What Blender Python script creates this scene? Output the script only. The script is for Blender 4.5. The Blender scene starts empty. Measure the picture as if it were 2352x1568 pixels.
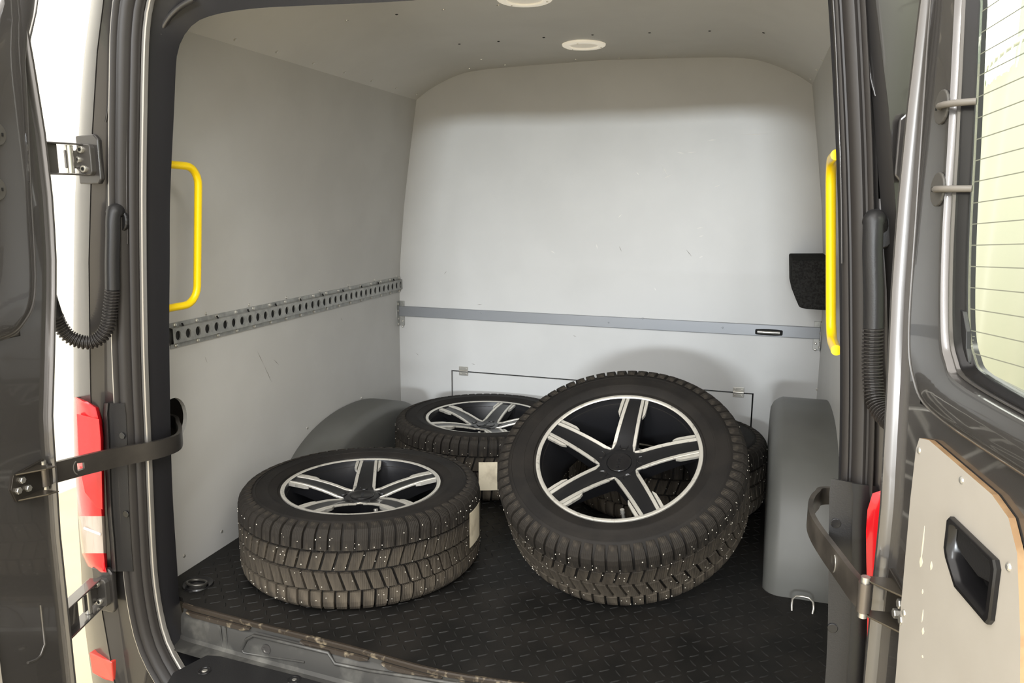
import bpy, bmesh, math, random
import numpy as np
from mathutils import Vector, Matrix, Quaternion
from mathutils.bvhtree import BVHTree
random.seed(7)
S = bpy.context.scene
COL = S.collection
PI = math.pi

# ------------------------------------------------------------------ camera
W_PX, H_PX, F_PX = 2352.0, 1568.0, 1785.0
YAW, PITCH, ROLL = map(math.radians, (18.2, 10.2, 0.3))
CAM_POS = Vector((0, 0, 1.0))
FWD = Vector((-math.sin(YAW)*math.cos(PITCH), math.cos(YAW)*math.cos(PITCH), -math.sin(PITCH)))
_rt = Vector((math.cos(YAW), math.sin(YAW), 0)); _up = _rt.cross(FWD)
RIGHT = _rt*math.cos(ROLL) + _up*math.sin(ROLL); UP = RIGHT.cross(FWD)
cam_data = bpy.data.cameras.new('camera'); cam = bpy.data.objects.new('camera', cam_data); COL.objects.link(cam)
cam_data.sensor_width = 36.0; cam_data.lens = 36.0*F_PX/W_PX; cam_data.clip_start = 0.02
cam.matrix_world = Matrix(((RIGHT.x, UP.x, -FWD.x, 0), (RIGHT.y, UP.y, -FWD.y, 0), (RIGHT.z, UP.z, -FWD.z, 1.0), (0, 0, 0, 1)))
S.camera = cam

# ------------------------------------------------------------------ exposure, world, lamps
S.view_settings.view_transform = 'Standard'; S.view_settings.look = 'None'
S.view_settings.gamma = 1.0; S.view_settings.use_curve_mapping = False
S.view_settings.exposure = 0.26
S.cycles.use_denoising = True
S.cycles.max_bounces = 10; S.cycles.diffuse_bounces = 6; S.cycles.glossy_bounces = 5; S.cycles.transmission_bounces = 6
S.cycles.caustics_reflective = False; S.cycles.caustics_refractive = False
wd = bpy.data.worlds.new('workshop_ambient'); S.world = wd; wd.use_nodes = True
wd.node_tree.nodes['Background'].inputs[0].default_value = (1.0, 0.955, 0.90, 1)
wd.node_tree.nodes['Background'].inputs[1].default_value = 2.5

def area(name, loc, target, sx, sy, power, color):
    d = bpy.data.lights.new(name, 'AREA'); d.shape = 'RECTANGLE'; d.size = sx; d.size_y = sy; d.energy = power; d.color = color
    o = bpy.data.objects.new(name, d); COL.objects.link(o); o.location = loc
    o.rotation_euler = (Vector(target)-Vector(loc)).to_track_quat('-Z', 'Y').to_euler()
    return o
# lamps at the far end of the long hall behind the camera, low over the horizon
area('far_hall_lamp', (0.4, -28, 2.85), (-0.5, 2.9, 0.9), 4.2, 1.2, 3300, (0.88, 0.95, 1.0))
for i, (lx, ly) in enumerate(((-1.5, -3.2), (0.9, -3.2))):
    area('ceiling_tube_lamp', (lx, ly, 3.0), (lx, ly+1.5, 0), 0.16, 4.6, 150, (0.93, 0.97, 1.0))
area('added_wall_light', (-3.3, 4.6, 2.9), (-3.9, 4.6, 0.2), 0.3, 5.0, 120, (1.0, 0.95, 0.86))  # added light without a known fitting, washes the left workshop wall white
area('added_pillar_fill', (2.1, 0.6, 2.7), (2.6, 0.6, 0.6), 0.3, 4.0, 60, (1.0, 0.95, 0.86))  # added fill: lights the side wall so the right pillar mirrors it brighter
area('wash_bay_lamp', (0.75, 4.2, 3.0), (1.6, 5.2, 0.9), 0.3, 3.5, 45, (1.0, 0.99, 0.90))

# ------------------------------------------------------------------ helpers
def ray(px, py): return FWD + RIGHT*((px-W_PX/2)/F_PX) - UP*((py-H_PX/2)/F_PX)
def on(px, py, ax, v):
    d = ray(px, py); return CAM_POS + d*((v-CAM_POS[ax])/d[ax])
def U(px, py, y): return on(px, py, 1, y)
def project(p):
    q = Vector(p)-CAM_POS; z = q.dot(FWD)
    return W_PX/2+F_PX*q.dot(RIGHT)/z, H_PX/2-F_PX*q.dot(UP)/z
MIR = -1.234
def mir(p): return Vector((MIR-p[0], p[1], p[2]))
def mirF(p): return Vector((-1.218-p[0], p[1], p[2]))      # the door opening itself

class MB:
    def __init__(s): s.v = []; s.f = []; s.m = []
    def add(s, vs, fs, mi=0):
        o = len(s.v); s.v += [Vector(v) for v in vs]
        for f in fs: s.f.append([i+o for i in f]); s.m.append(mi)
        return s
    def box(s, c, size, rot=None, mi=0):
        hx, hy, hz = [k/2 for k in size]; c = Vector(c)
        vs = [Vector((x, y, z)) for x in (-hx, hx) for y in (-hy, hy) for z in (-hz, hz)]
        if rot is not None: vs = [rot @ v for v in vs]
        return s.add([v+c for v in vs], [(0, 1, 3, 2), (4, 6, 7, 5), (0, 4, 5, 1), (2, 3, 7, 6), (0, 2, 6, 4), (1, 5, 7, 3)], mi)
    def loft(s, rings, closed=True, cap0=False, cap1=False, loop=False, mi=0):
        n = len(rings[0]); vs = [v for r in rings for v in r]; fs = []
        R = len(rings)
        for i in range(R if loop else R-1):
            a, b = i*n, ((i+1) % R)*n
            for j in range(n if closed else n-1):
                k = (j+1) % n; fs.append((a+j, a+k, b+k, b+j))
        if cap0: fs.append(tuple(range(n-1, -1, -1)))
        if cap1: fs.append(tuple((R-1)*n+j for j in range(n)))
        return s.add(vs, fs, mi)
    def prism(s, poly, fn, d0, d1, mi=0):     # poly 2d, fn(u,v,d) -> 3d
        return s.loft([[fn(u, v, d0) for u, v in poly], [fn(u, v, d1) for u, v in poly]], True, True, True, mi=mi)
    def tube(s, path, r, seg=12, closed=False, caps=True, mi=0, flat=1.0):
        path = [Vector(p) for p in path]; n = len(path)
        rs = r if hasattr(r, '__len__') else [r]*n
        tang = []
        for i in range(n):
            a = path[i-1] if (i > 0 or closed) else path[i]; b = path[(i+1) % n] if (i < n-1 or closed) else path[i]
            tang.append((b-a).normalized())
        ref = Vector((0, 0, 1)) if abs(tang[0].z) < 0.9 else Vector((0, 1, 0))
        nrm = (ref-tang[0]*ref.dot(tang[0])).normalized(); rings = []
        for i in range(n):
            if i: nrm = (nrm-tang[i]*nrm.dot(tang[i])).normalized()
            bi = tang[i].cross(nrm)
            rings.append([path[i]+(nrm*math.cos(2*PI*k/seg)+bi*math.sin(2*PI*k/seg)*flat)*rs[i] for k in range(seg)])
        return s.loft(rings, True, caps and not closed, caps and not closed, loop=closed, mi=mi)
    def lathe(s, prof, seg=48, mi=0, closed=False):   # prof (r,z) about z
        rings = [[Vector((r*math.cos(2*PI*k/seg), r*math.sin(2*PI*k/seg), z)) for k in range(seg)] for r, z in prof]
        return s.loft(rings, True, loop=closed, mi=mi)
    def disc(s, c, n, r, h, seg=12, mi=0, dome=False):
        n = Vector(n).normalized(); q = n.to_track_quat('Z', 'Y'); c = Vector(c)
        rr = [(r, 0), (r*0.92, h*0.55), (r*0.6, h*0.9), (r*0.2, h)] if dome else [(r, 0), (r, h*0.8), (r*0.9, h)]
        rings = [[c+q @ Vector((a*math.cos(2*PI*k/seg), a*math.sin(2*PI*k/seg), z)) for k in range(seg)] for a, z in rr]
        return s.loft(rings, True, False, True, mi=mi)

def mesh_of(mb, name):
    me = bpy.data.meshes.new(name); me.from_pydata([tuple(v) for v in mb.v], [], mb.f)
    me.polygons.foreach_set('material_index', mb.m)
    bm = bmesh.new(); bm.from_mesh(me); bmesh.ops.recalc_face_normals(bm, faces=bm.faces); bm.to_mesh(me); bm.free()
    return me
def obj(name, mb, mats, parent=None, smooth=None, bevel=0.0, label=None, me=None):
    me = me or mesh_of(mb, name)
    if not me.materials:
        for m in (mats if isinstance(mats, (list, tuple)) else [mats]): me.materials.append(m)
    o = bpy.data.objects.new(name, me); COL.objects.link(o)
    if smooth is not None:
        me.polygons.foreach_set('use_smooth', [True]*len(me.polygons)); me.set_sharp_from_angle(angle=math.radians(smooth))
    if bevel:
        b = o.modifiers.new('bevel', 'BEVEL'); b.width = bevel; b.segments = 2; b.limit_method = 'ANGLE'; b.angle_limit = math.radians(35)
    if parent is not None: o.parent = parent
    if label: o['label'] = label
    return o
def tag(o, label, cat, group=None):
    o['label'] = label; o['category'] = cat
    if group: o['group'] = group
    return o
def thing(name, label, cat, loc=(0, 0, 0), group=None):
    o = bpy.data.objects.new(name, None); COL.objects.link(o); o.location = loc; o.empty_display_size = 0.05
    return tag(o, label, cat, group)
def struct(o, label=None):
    o['kind'] = 'structure'
    if label: o['label'] = label
    return o
def copy_tree(o, parent=None):
    c = o.copy(); COL.objects.link(c)
    if parent is not None: c.parent = parent
    for ch in o.children: copy_tree(ch, c)
    return c
def cut(o, cutter_mb):
    c = obj('cutter', cutter_mb, []); c.parent = o.parent
    m = o.modifiers.new('b', 'BOOLEAN'); m.operation = 'DIFFERENCE'; m.object = c; m.solver = 'EXACT'
    bpy.context.view_layer.update()
    ev = o.evaluated_get(bpy.context.evaluated_depsgraph_get()); me = bpy.data.meshes.new_from_object(ev)
    o.modifiers.remove(m); o.data = me; bpy.data.objects.remove(c)
def catmull(pts, n, closed=False):
    P = [Vector(p) for p in pts]; N = len(P); out = []
    segs = N if closed else N-1
    for i in range(segs):
        p1, p2 = P[i], P[(i+1) % N]
        p0 = P[i-1] if (closed or i) else p1+(p1-p2); p3 = P[(i+2) % N] if (closed or i+2 < N) else p2+(p2-p1)
        for k in range(n):
            t = k/n
            out.append(0.5*((2*p1)+(p2-p0)*t+(2*p0-5*p1+4*p2-p3)*t*t+(3*p1-p0-3*p2+p3)*t**3))
    if not closed: out.append(P[-1])
    return out
def resample(path, n):
    P = [Vector(p) for p in path]; L = [0]
    for a, b in zip(P, P[1:]): L.append(L[-1]+(b-a).length)
    out = []; j = 0
    for i in range(n):
        t = L[-1]*i/(n-1)
        while j < len(P)-2 and L[j+1] < t: j += 1
        out.append(P[j].lerp(P[j+1], (t-L[j])/max(1e-9, L[j+1]-L[j])))
    return out
def bvh(o):
    return BVHTree.FromPolygons([o.matrix_world @ v.co for v in o.data.vertices], [list(p.vertices) for p in o.data.polygons])
def hit(px, py, tree):
    loc, n, _, _ = tree.ray_cast(CAM_POS, ray(px, py).normalized())
    if loc is None: return None, None
    if n.dot(loc-CAM_POS) > 0: n = -n
    return loc, n

# ------------------------------------------------------------------ materials
def M(name, col, rough=0.5, metal=0.0, coat=0.0, col2=None, nscale=6.0, lo=0.4, hi=0.6, bump=0.0, bscale=60.0, spec=0.5, stretch=None, trans=0.0, ior=1.45, emit=None):
    m = bpy.data.materials.new(name); m.use_nodes = True; nt = m.node_tree; b = nt.nodes['Principled BSDF']
    b.inputs['Base Color'].default_value = (*col, 1); b.inputs['Roughness'].default_value = rough
    b.inputs['Metallic'].default_value = metal; b.inputs['Coat Weight'].default_value = coat; b.inputs['Coat Roughness'].default_value = 0.04
    b.inputs['Specular IOR Level'].default_value = spec; b.inputs['IOR'].default_value = ior; b.inputs['Transmission Weight'].default_value = trans
    if emit: b.inputs['Emission Color'].default_value = (*emit[:3], 1); b.inputs['Emission Strength'].default_value = emit[3]
    tc = nt.nodes.new('ShaderNodeTexCoord'); src = tc.outputs['Object']
    if stretch:
        mp = nt.nodes.new('ShaderNodeMapping'); mp.inputs['Scale'].default_value = stretch; nt.links.new(src, mp.inputs[0]); src = mp.outputs[0]
    if col2:
        n = nt.nodes.new('ShaderNodeTexNoise'); n.inputs['Scale'].default_value = nscale; n.inputs['Detail'].default_value = 6
        r = nt.nodes.new('ShaderNodeValToRGB'); r.color_ramp.elements[0].position = lo; r.color_ramp.elements[1].position = hi
        r.color_ramp.elements[0].color = (*col, 1); r.color_ramp.elements[1].color = (*col2, 1)
        nt.links.new(src, n.inputs['Vector']); nt.links.new(n.outputs['Fac'], r.inputs[0]); nt.links.new(r.outputs[0], b.inputs['Base Color'])
    if bump:
        n2 = nt.nodes.new('ShaderNodeTexNoise'); n2.inputs['Scale'].default_value = bscale; n2.inputs['Detail'].default_value = 4
        bp = nt.nodes.new('ShaderNodeBump'); bp.inputs['Strength'].default_value = bump; bp.inputs['Distance'].default_value = 0.002
        nt.links.new(src, n2.inputs['Vector']); nt.links.new(n2.outputs['Fac'], bp.inputs['Height']); nt.links.new(bp.outputs[0], b.inputs['Normal'])
    return m
lining = M('grey_laminate', (0.48, 0.475, 0.455), 0.42, col2=(0.505, 0.50, 0.48), nscale=5, bump=0.05, bscale=90)
bulk_m = M('pale_grey_laminate', (0.52, 0.52, 0.51), 0.40, col2=(0.545, 0.545, 0.535), nscale=4, bump=0.04, bscale=70)
roof_m = M('roof_grey_laminate', (0.53, 0.52, 0.495), 0.40, col2=(0.555, 0.545, 0.52), nscale=5)
paint = M('anthracite_paint', (0.060, 0.056, 0.054), 0.34, 0.55, 0.5, bump=0.015, bscale=30)
paint_in = M('inner_paint', (0.115, 0.108, 0.102), 0.25, 0.60, 0.9, bump=0.006, bscale=25)
blackp = M('black_plastic', (0.014, 0.0135, 0.014), 0.42, bump=0.12, bscale=400)
blackg = M('black_gloss_plastic', (0.010, 0.0095, 0.010), 0.22)
seal_m = M('black_rubber_seal', (0.024, 0.021, 0.0195), 0.5)
flange_m = M('bare_flange_metal', (0.42, 0.40, 0.37), 0.35, 0.6)
rubber = M('tyre_rubber', (0.0075, 0.0063, 0.0054), 0.75, col2=(0.013, 0.0108, 0.0088), spec=0.3, nscale=9, bump=0.25, bscale=120)
tread_m = M('tread_rubber', (0.017, 0.0140, 0.0110), 0.8, spec=0.3, col2=(0.105, 0.086, 0.063), nscale=22, lo=0.42, hi=0.75, bump=0.6, bscale=55, stretch=(1, 1, 0.25))
_nt = tread_m.node_tree; _w = _nt.nodes.new('ShaderNodeTexWave'); _w.bands_direction = 'Y'; _w.inputs['Scale'].default_value = 70; _w.inputs['Distortion'].default_value = 1.2
_w.inputs['Detail Scale'].default_value = 2.0
_b = _nt.nodes.new('ShaderNodeBump'); _b.inputs['Strength'].default_value = 0.5; _b.inputs['Distance'].default_value = 0.0012      # moulded sipes
_tc = next(n for n in _nt.nodes if n.type == 'TEX_COORD'); _pr = _nt.nodes['Principled BSDF']
_nt.links.new(_tc.outputs['Object'], _w.inputs['Vector']); _nt.links.new(_w.outputs['Fac'], _b.inputs['Height'])
_nt.links.new(_pr.inputs['Normal'].links[0].from_socket, _b.inputs['Normal']); _nt.links.new(_b.outputs['Normal'], _pr.inputs['Normal'])
rim_black = M('satin_black_alloy', (0.007, 0.007, 0.008), 0.34, 0.0, 0.25)
rim_pol = M('machined_alloy', (0.72, 0.69, 0.62), 0.36, 0.65, col2=(0.36, 0.34, 0.30), nscale=60, lo=0.58, hi=0.72)
barrel_m = M('rim_barrel', (0.016, 0.016, 0.018), 0.38, 0.3)
stud_m = M('stud_steel', (0.75, 0.70, 0.60), 0.35, 0.3)
paper = M('label_paper', (0.72, 0.64, 0.48), 0.7, col2=(0.45, 0.38, 0.27), nscale=25, lo=0.5, hi=0.8)
yellow = M('yellow_enamel', (0.95, 0.66, 0.003), 0.32, coat=0.3)
galv = M('galvanised_steel', (0.30, 0.305, 0.29), 0.45, 0.55, col2=(0.40, 0.40, 0.38), nscale=40)
steel = M('zinc_steel', (0.58, 0.56, 0.51), 0.3, 0.85)
screw_m = M('screw_steel', (0.65, 0.63, 0.58), 0.28, 0.8)
alu = M('grey_aluminium', (0.24, 0.25, 0.265), 0.4, 0.35)
floor_m = M('black_rubber_mat', (0.006, 0.0056, 0.005), 0.55, col2=(0.012, 0.0105, 0.009), nscale=7, bump=0.1, bscale=150, spec=0.35)
bar_m = M('rubber_mat_bars', (0.011, 0.0105, 0.0095), 0.6, spec=0.3)
arch_m = M('arch_liner_grey', (0.088, 0.088, 0.080), 0.45, col2=(0.10, 0.10, 0.092), nscale=6)
carpet = M('black_carpet', (0.014, 0.0135, 0.013), 0.95, col2=(0.026, 0.026, 0.025), nscale=180, bump=0.8, bscale=300, spec=0.1)
lampw = M('lamp_white_plastic', (0.85, 0.82, 0.75), 0.4, emit=(1.0, 0.9, 0.72, 0.30))
lampd = M('lamp_diffuser', (0.70, 0.67, 0.60), 0.35, emit=(1.0, 0.9, 0.72, 0.18))
red_m = M('red_lens', (0.50, 0.008, 0.013), 0.2, coat=0.3)
clear_m = M('clear_lens', (0.26, 0.20, 0.165), 0.2, coat=0.3, col2=(0.36, 0.31, 0.27), nscale=30, stretch=(1, 1, 0.15))
refl_m = M('red_reflector', (0.55, 0.045, 0.030), 0.25, coat=0.6)
ply_edge = M('plywood_edge', (0.33, 0.20, 0.10), 0.7, col2=(0.45, 0.29, 0.15), nscale=30)
ply_face = M('cream_panel', (0.40, 0.37, 0.325), 0.5, col2=(0.43, 0.40, 0.355), nscale=5)
glass = M('window_glass', (0.90, 0.97, 0.92), 0.0, trans=1.0, ior=1.02, spec=0.3)
dark_glass = M('tinted_glass', (0.10, 0.13, 0.14), 0.04, coat=0.5)
heat_m = M('heater_print', (0.22, 0.23, 0.18), 0.6)
rust = M('rusty_edge', (0.030, 0.022, 0.015), 0.55, 0.2, col2=(0.26, 0.21, 0.14), nscale=55, lo=0.56, hi=0.76)
sill_m = M('scuffed_sill', (0.060, 0.058, 0.054), 0.42, 0.4, col2=(0.15, 0.145, 0.13), nscale=16, lo=0.5, hi=0.75)
dark_m = M('dark_cavity', (0.006, 0.006, 0.006), 0.9)
ground_m = M('beige_epoxy_floor', (0.47, 0.41, 0.29), 0.45, col2=(0.50, 0.44, 0.31), nscale=3)
white_w = M('white_wall_panel', (0.86, 0.85, 0.80), 0.6)
green_w = M('pale_green_wall', (0.33, 0.385, 0.30), 0.5)
curtain_m = M('cream_curtain', (0.47, 0.465, 0.37), 0.6)
rail_white = M('white_rail', (0.85, 0.85, 0.78), 0.4)

# ------------------------------------------------------------------ cargo space: floor, walls, bulkhead, ceiling
YB, YF = 2.975, 1.47          # bulkhead plane, rear end of the lining
XL, XR = -1.462, 0.222
TAPER = U(918.5, 800, 2.975).x - XL    # the walls draw apart a little towards the bulkhead
TAPR = U(1886, 780, 2.975).x - XR
def wall_sh(y): return TAPER*(y-YF)/(YB-YF)
def wall_shr(y): return TAPR*(y-YF)/(YB-YF)
floor_edge = [(-1.50, 1.49), (-1.372, 1.485), (-1.347, 1.462), (-1.32, 1.456), (-1.266, 1.452), (-1.104, 1.440), (-0.859, 1.426), (-0.617, 1.405),
              (-0.375, 1.426), (-0.130, 1.440), (0.032, 1.452), (0.086, 1.456), (0.113, 1.462), (0.138, 1.485), (0.27, 1.49)]
mb = MB(); poly = floor_edge+[(0.27, 3.02), (-1.50, 3.02)]
mb.prism(poly, lambda u, v, d: Vector((u, v, d)), -0.012, 0.0)
floor = struct(obj('floor', mb, floor_m), 'black rubber checker-plate mat on the van floor')
mb = MB(); pitch = 0.0300
for i in range(-4, 58):
    for j in range(0, 53):
        x = -1.455+i*pitch; y = 1.40+j*pitch
        if not (-1.455 < x < 0.215 and y < 2.965): continue
        lim = np.interp(x, [p[0] for p in floor_edge], [p[1] for p in floor_edge])+0.018
        if y < lim: continue
        a = math.radians(38 if (i+j) % 2 else -52)+random.uniform(-.03, .03)
        ca, sa = math.cos(a), math.sin(a); l, w = 0.0138, 0.0022
        P = lambda u, v, z: Vector((x+u*ca-v*sa, y+u*sa+v*ca, z))
        h = 0.0016
        mb.add([P(-l, 0, 0), P(-l*.4, -w, 0), P(l*.4, -w, 0), P(l, 0, 0), P(l*.4, w, 0), P(-l*.4, w, 0), P(-l*.7, 0, h), P(l*.7, 0, h)],
               [(0, 1, 6), (1, 2, 7, 6), (2, 3, 7), (3, 4, 7), (4, 5, 6, 7), (5, 0, 6)])
o = obj('tread_bar', mb, bar_m, floor); o['kind'] = 'stuff'

wall_prof = [(XL, -0.01), (XL, 0.45), (-1.455, 0.72), (-1.432, 0.98), (-1.402, 1.20), (-1.371, 1.405)]
def wall_side(name, mirror):
    mb = MB(); rings = []
    for y in (YF, YB+0.02):
        inner = [Vector((x, y, z)) for x, z in wall_prof]; outer = [Vector((x-0.012, y, z)) for x, z in reversed(wall_prof)]
        r = inner+outer
        rings.append([Vector((XL+XR-p.x+wall_shr(y), p.y, p.z)) for p in r] if mirror else [p+Vector((wall_sh(y), 0, 0)) for p in r])
    mb.loft(rings, True, True, True)
    return obj(name, mb, lining, smooth=25)
wall_left = wall_side('wall_left', False); wall_right = wall_side('wall_right', True)
# oval strap hole in the left lining and its mirror
for w, mx in ((wall_left, False), (wall_right, True)):
    c = MB(); cx, cy, cz = XL, 1.602, 0.430
    q = [Vector((cx, cy+0.050*math.cos(a), cz+0.058*math.sin(a))) for a in np.linspace(0, 2*PI, 28, endpoint=False)]
    a0 = [p+Vector((-0.05, 0, 0)) for p in q]; a1 = [p+Vector((0.05, 0, 0)) for p in q]
    if mx: a0, a1 = [Vector((XL+XR-p.x, p.y, p.z)) for p in a0], [Vector((XL+XR-p.x, p.y, p.z)) for p in a1]
    c.loft([a0, a1], True, True, True); cut(w, c)
struct(wall_left, 'grey laminated lining on the long left side wall'); struct(wall_right, 'grey laminated lining on the right side wall')

top_prof = [(-1.3722, 1.4022), (-1.33, 1.432), (-1.282, 1.457), (-1.208, 1.487), (-1.135, 1.503), (-1.0, 1.512), (-0.617, 1.521)]
top_prof = [Vector((x, 0, z)) for x, z in top_prof]
top_prof = catmull(top_prof, 3); half = [(p.x, p.z) for p in top_prof]
top_full = half+[(XL+XR-x, z) for x, z in reversed(half[:-1])]
def tap(x, y):
    k = (x-XL)/(XR-XL); return x+wall_sh(y)*(1-k)+wall_shr(y)*k
mb = MB()
mb.loft([[Vector((tap(x, y), y, z)) for x, z in top_full]+[Vector((tap(x, y), y, z+0.012)) for x, z in reversed(top_full)] for y in (YF, YB+0.02)], True, True, True)
top_full = [(tap(x, YB), z) for x, z in top_full]
ceiling = struct(obj('ceiling', mb, roof_m, smooth=30), 'grey laminated roof lining with rounded edges')

# bulkhead: upper sheet, lower sheet around a hatch opening
HX0, HX1, HZ1, HZ0 = U(1037, 880, YB).x, U(1727, 970, YB).x, U(1380, 876, YB).z, 0.02
RZ0, RZ1 = (U(918, 725, YB).z+U(1887, 778, YB).z)/2, (U(918, 703, YB).z+U(1887, 750, YB).z)/2
RZM = (RZ0+RZ1)/2; BXL, BXR = XL+TAPER, XR+TAPR
def wall_x(z): return float(np.interp(z, [p[1] for p in wall_prof], [p[0] for p in wall_prof]))+TAPER
zs = [RZM, 0.65, 0.745, 0.98, 1.20, 1.405]
up = [(wall_x(z), z) for z in zs]+top_full[1:-1]+[(BXL+BXR-wall_x(z), z) for z in reversed(zs)]
def bulk_y(z): return YB + (0.0 if z < 0.745 else (z-0.745)*0.02)
mb = MB(); n = len(up)
front = [Vector((x, bulk_y(z), z)) for x, z in up]
rows = []
for z in zs: rows.append((wall_x(z), z))
# front face in two strips so that the crease at the swage line is real
lowpoly = [(wall_x(z), z) for z in zs[:3]]+[(BXL+BXR-wall_x(z), z) for z in reversed(zs[:3])]
mb.prism(lowpoly, lambda u, v, d: Vector((u, YB+d, v)), 0.0, 0.012)
uppoly = [(wall_x(z), z) for z in zs[2:]]+top_full[1:-1]+[(BXL+BXR-wall_x(z), z) for z in reversed(zs[2:])]
mb.prism(uppoly, lambda u, v, d: Vector((u, bulk_y(v)+d, v)), 0.0, 0.012)
for poly in ([(BXL, -0.01), (HX0, -0.01), (HX0, HZ1), (HX0, RZM), (BXL, RZM)], [(HX0, HZ1), (HX1, HZ1), (HX1, RZM), (HX0, RZM)], [(HX1, -0.01), (BXR, -0.01), (BXR, RZM), (HX1, RZM), (HX1, HZ1)]):
    mb.prism(poly, lambda u, v, d: Vector((u, YB+d, v)), 0.0, 0.012)
wall_front = struct(obj('wall_front', mb, bulk_m), 'pale grey bulkhead panel at the end of the cargo space')
mb = MB().box(((HX0+HX1)/2, YB+0.022, 0.15), (1.4, 0.006, 0.45)); obj('gap_shade_sheet', mb, dark_m, wall_front)  # dark sheet added as the shade seen through the hatch gap
# pale chipped scratches on the bulkhead, thin slivers of bare board
scr = M('scratch_pale', (0.68, 0.67, 0.64), 0.6); scr_d = M('scratch_dark', (0.20, 0.185, 0.16), 0.6)
T_front = bvh(wall_front); T_left = bvh(wall_left); T_ceil = bvh(ceiling); T_right = bvh(wall_right)
def scratches(tree, spots, mat, parent, w=0.0016):
    mb = MB()
    for (x0, y0, x1, y1) in spots:
        a, n = hit(x0, y0, tree); b, _ = hit(x1, y1, tree)
        if a is None or b is None: continue
        t = (b-a).normalized(); s = n.cross(t)*w; e = n*0.0004
        mb.add([a+e, (a+b)/2-s+e, b+e, (a+b)/2+s+e], [(0, 1, 2, 3)])
    o = obj('scratch', mb, mat, parent); o['kind'] = 'stuff'
scratches(T_front, [(1705, 310, 1760, 307), (1625, 322, 1645, 321), (1555, 350, 1572, 352), (1578, 351, 1600, 349), (1518, 375, 1535, 405), (1523, 410, 1545, 400), (1600, 525, 1616, 521),
    (1605, 543, 1616, 541), (1605, 592, 1615, 588), (1640, 430, 1655, 424), (1462, 395, 1468, 402), (1420, 500, 1428, 492), (1370, 560, 1372, 572), (1503, 660, 1507, 668), (1265, 575, 1275, 582)], scr, wall_front)
scratches(T_front, [(1020, 630, 1026, 622), (1575, 572, 1590, 590), (1422, 565, 1428, 578), (1316, 770, 1324, 773), (955, 810, 962, 816), (1083, 835, 1092, 837), (1095, 700, 1108, 698)], scr_d, wall_front, 0.001)
scratches(T_left, [(590, 805, 606, 838), (606, 838, 625, 880), (628, 825, 641, 838), (470, 818, 476, 834), (782, 730, 787, 736), (458, 520, 462, 528)], scr_d, wall_left, 0.0009)

# screws: small domed heads, children of the panel they hold
screw_me = mesh_of(MB().disc((0, 0, 0), (0, 0, 1), 0.0050, 0.0028, 10, dome=True), 'screw'); screw_me.materials.append(screw_m)
screw_d = mesh_of(MB().disc((0, 0, 0), (0, 0, 1), 0.0045, 0.0018, 10, dome=True), 'screw'); screw_d.materials.append(dark_m)
def screw(px, py, tree, parent, me=None, s=1.0):
    p, n = hit(px, py, tree)
    if p is None: return
    o = bpy.data.objects.new('screw', me or screw_me); COL.objects.link(o); o.parent = parent
    o.location = p; o.rotation_mode = 'QUATERNION'; o.rotation_quaternion = n.to_track_quat('Z', 'Y'); o.scale = (s, s, s)
for q in ((540, 91), (636, 119), (720, 145), (792, 166), (854, 185), (910, 202), (957, 217), (797, 47), (1019, 22), (1145, 12), (1105, 136), (1078, 157), (1160, 149), (1322, 136), (1422, 133), (1530, 129), (1862, 182), (1876, 160), (1888, 138)):
    screw(*q, T_ceil, ceiling)
for q in ((911, 33), (1055, 101), (1145, 95), (1249, 86), (1361, 80), (1492, 75), (1630, 71), (1754, 75), (1905, 112)): screw(*q, T_ceil, ceiling, screw_d)
for q in ((473, 720), (572, 700), (658, 683), (734, 668), (800, 655), (860, 643), (910, 634), (830, 914), (706, 982), (509, 1220), (423, 1276)): screw(*q, T_left, wall_left)
for q in ((1882, 334), (1890, 463), (1877, 894)): screw(*q, T_front, wall_front)

# ------------------------------------------------------------------ hatch in the bulkhead
hatch = thing('hatch_panel', 'pale grey hatch let into the lower bulkhead behind the wheels', 'hatch', ((HX0+HX1)/2, YB, HZ0))
mb = MB().prism([(HX0+0.0055, HZ0), (HX1-0.0055, HZ0), (HX1-0.0055, HZ1-0.0055), (HX0+0.0055, HZ1-0.0055)], lambda u, v, d: Vector((u, YB+d, v))-hatch.location, 0.001, 0.012)
obj('panel', mb, bulk_m, hatch)
for px, py in ((1065, 851), (1696, 901)):
    p = U(px, py, YB)-Vector(hatch.location); p.z = HZ1-HZ0
    h = MB()
    for dz in (-0.0105, 0.0105): h.box(p+Vector((0, -0.0015, dz)), (0.040, 0.0025, 0.017))
    h.tube([p+Vector((-0.020, -0.003, 0)), p+Vector((0.020, -0.003, 0))], 0.0042, 10)
    o = obj('hinge', h, steel, hatch, bevel=0.0008, label='small silver hinge leaf')
    for dx in (-0.012, 0.012):
        for dz in (-0.011, 0.011): obj('screw', MB().disc(p+Vector((dx, -0.003, dz)), (0, -1, 0), 0.003, 0.0015, 8, dome=True), screw_m, o)
lp = U(1748, 1048, YB-0.003); mb = MB().box(lp-Vector(hatch.location), (0.045, 0.006, 0.014))
obj('latch', mb, steel, hatch, bevel=0.002)

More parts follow.
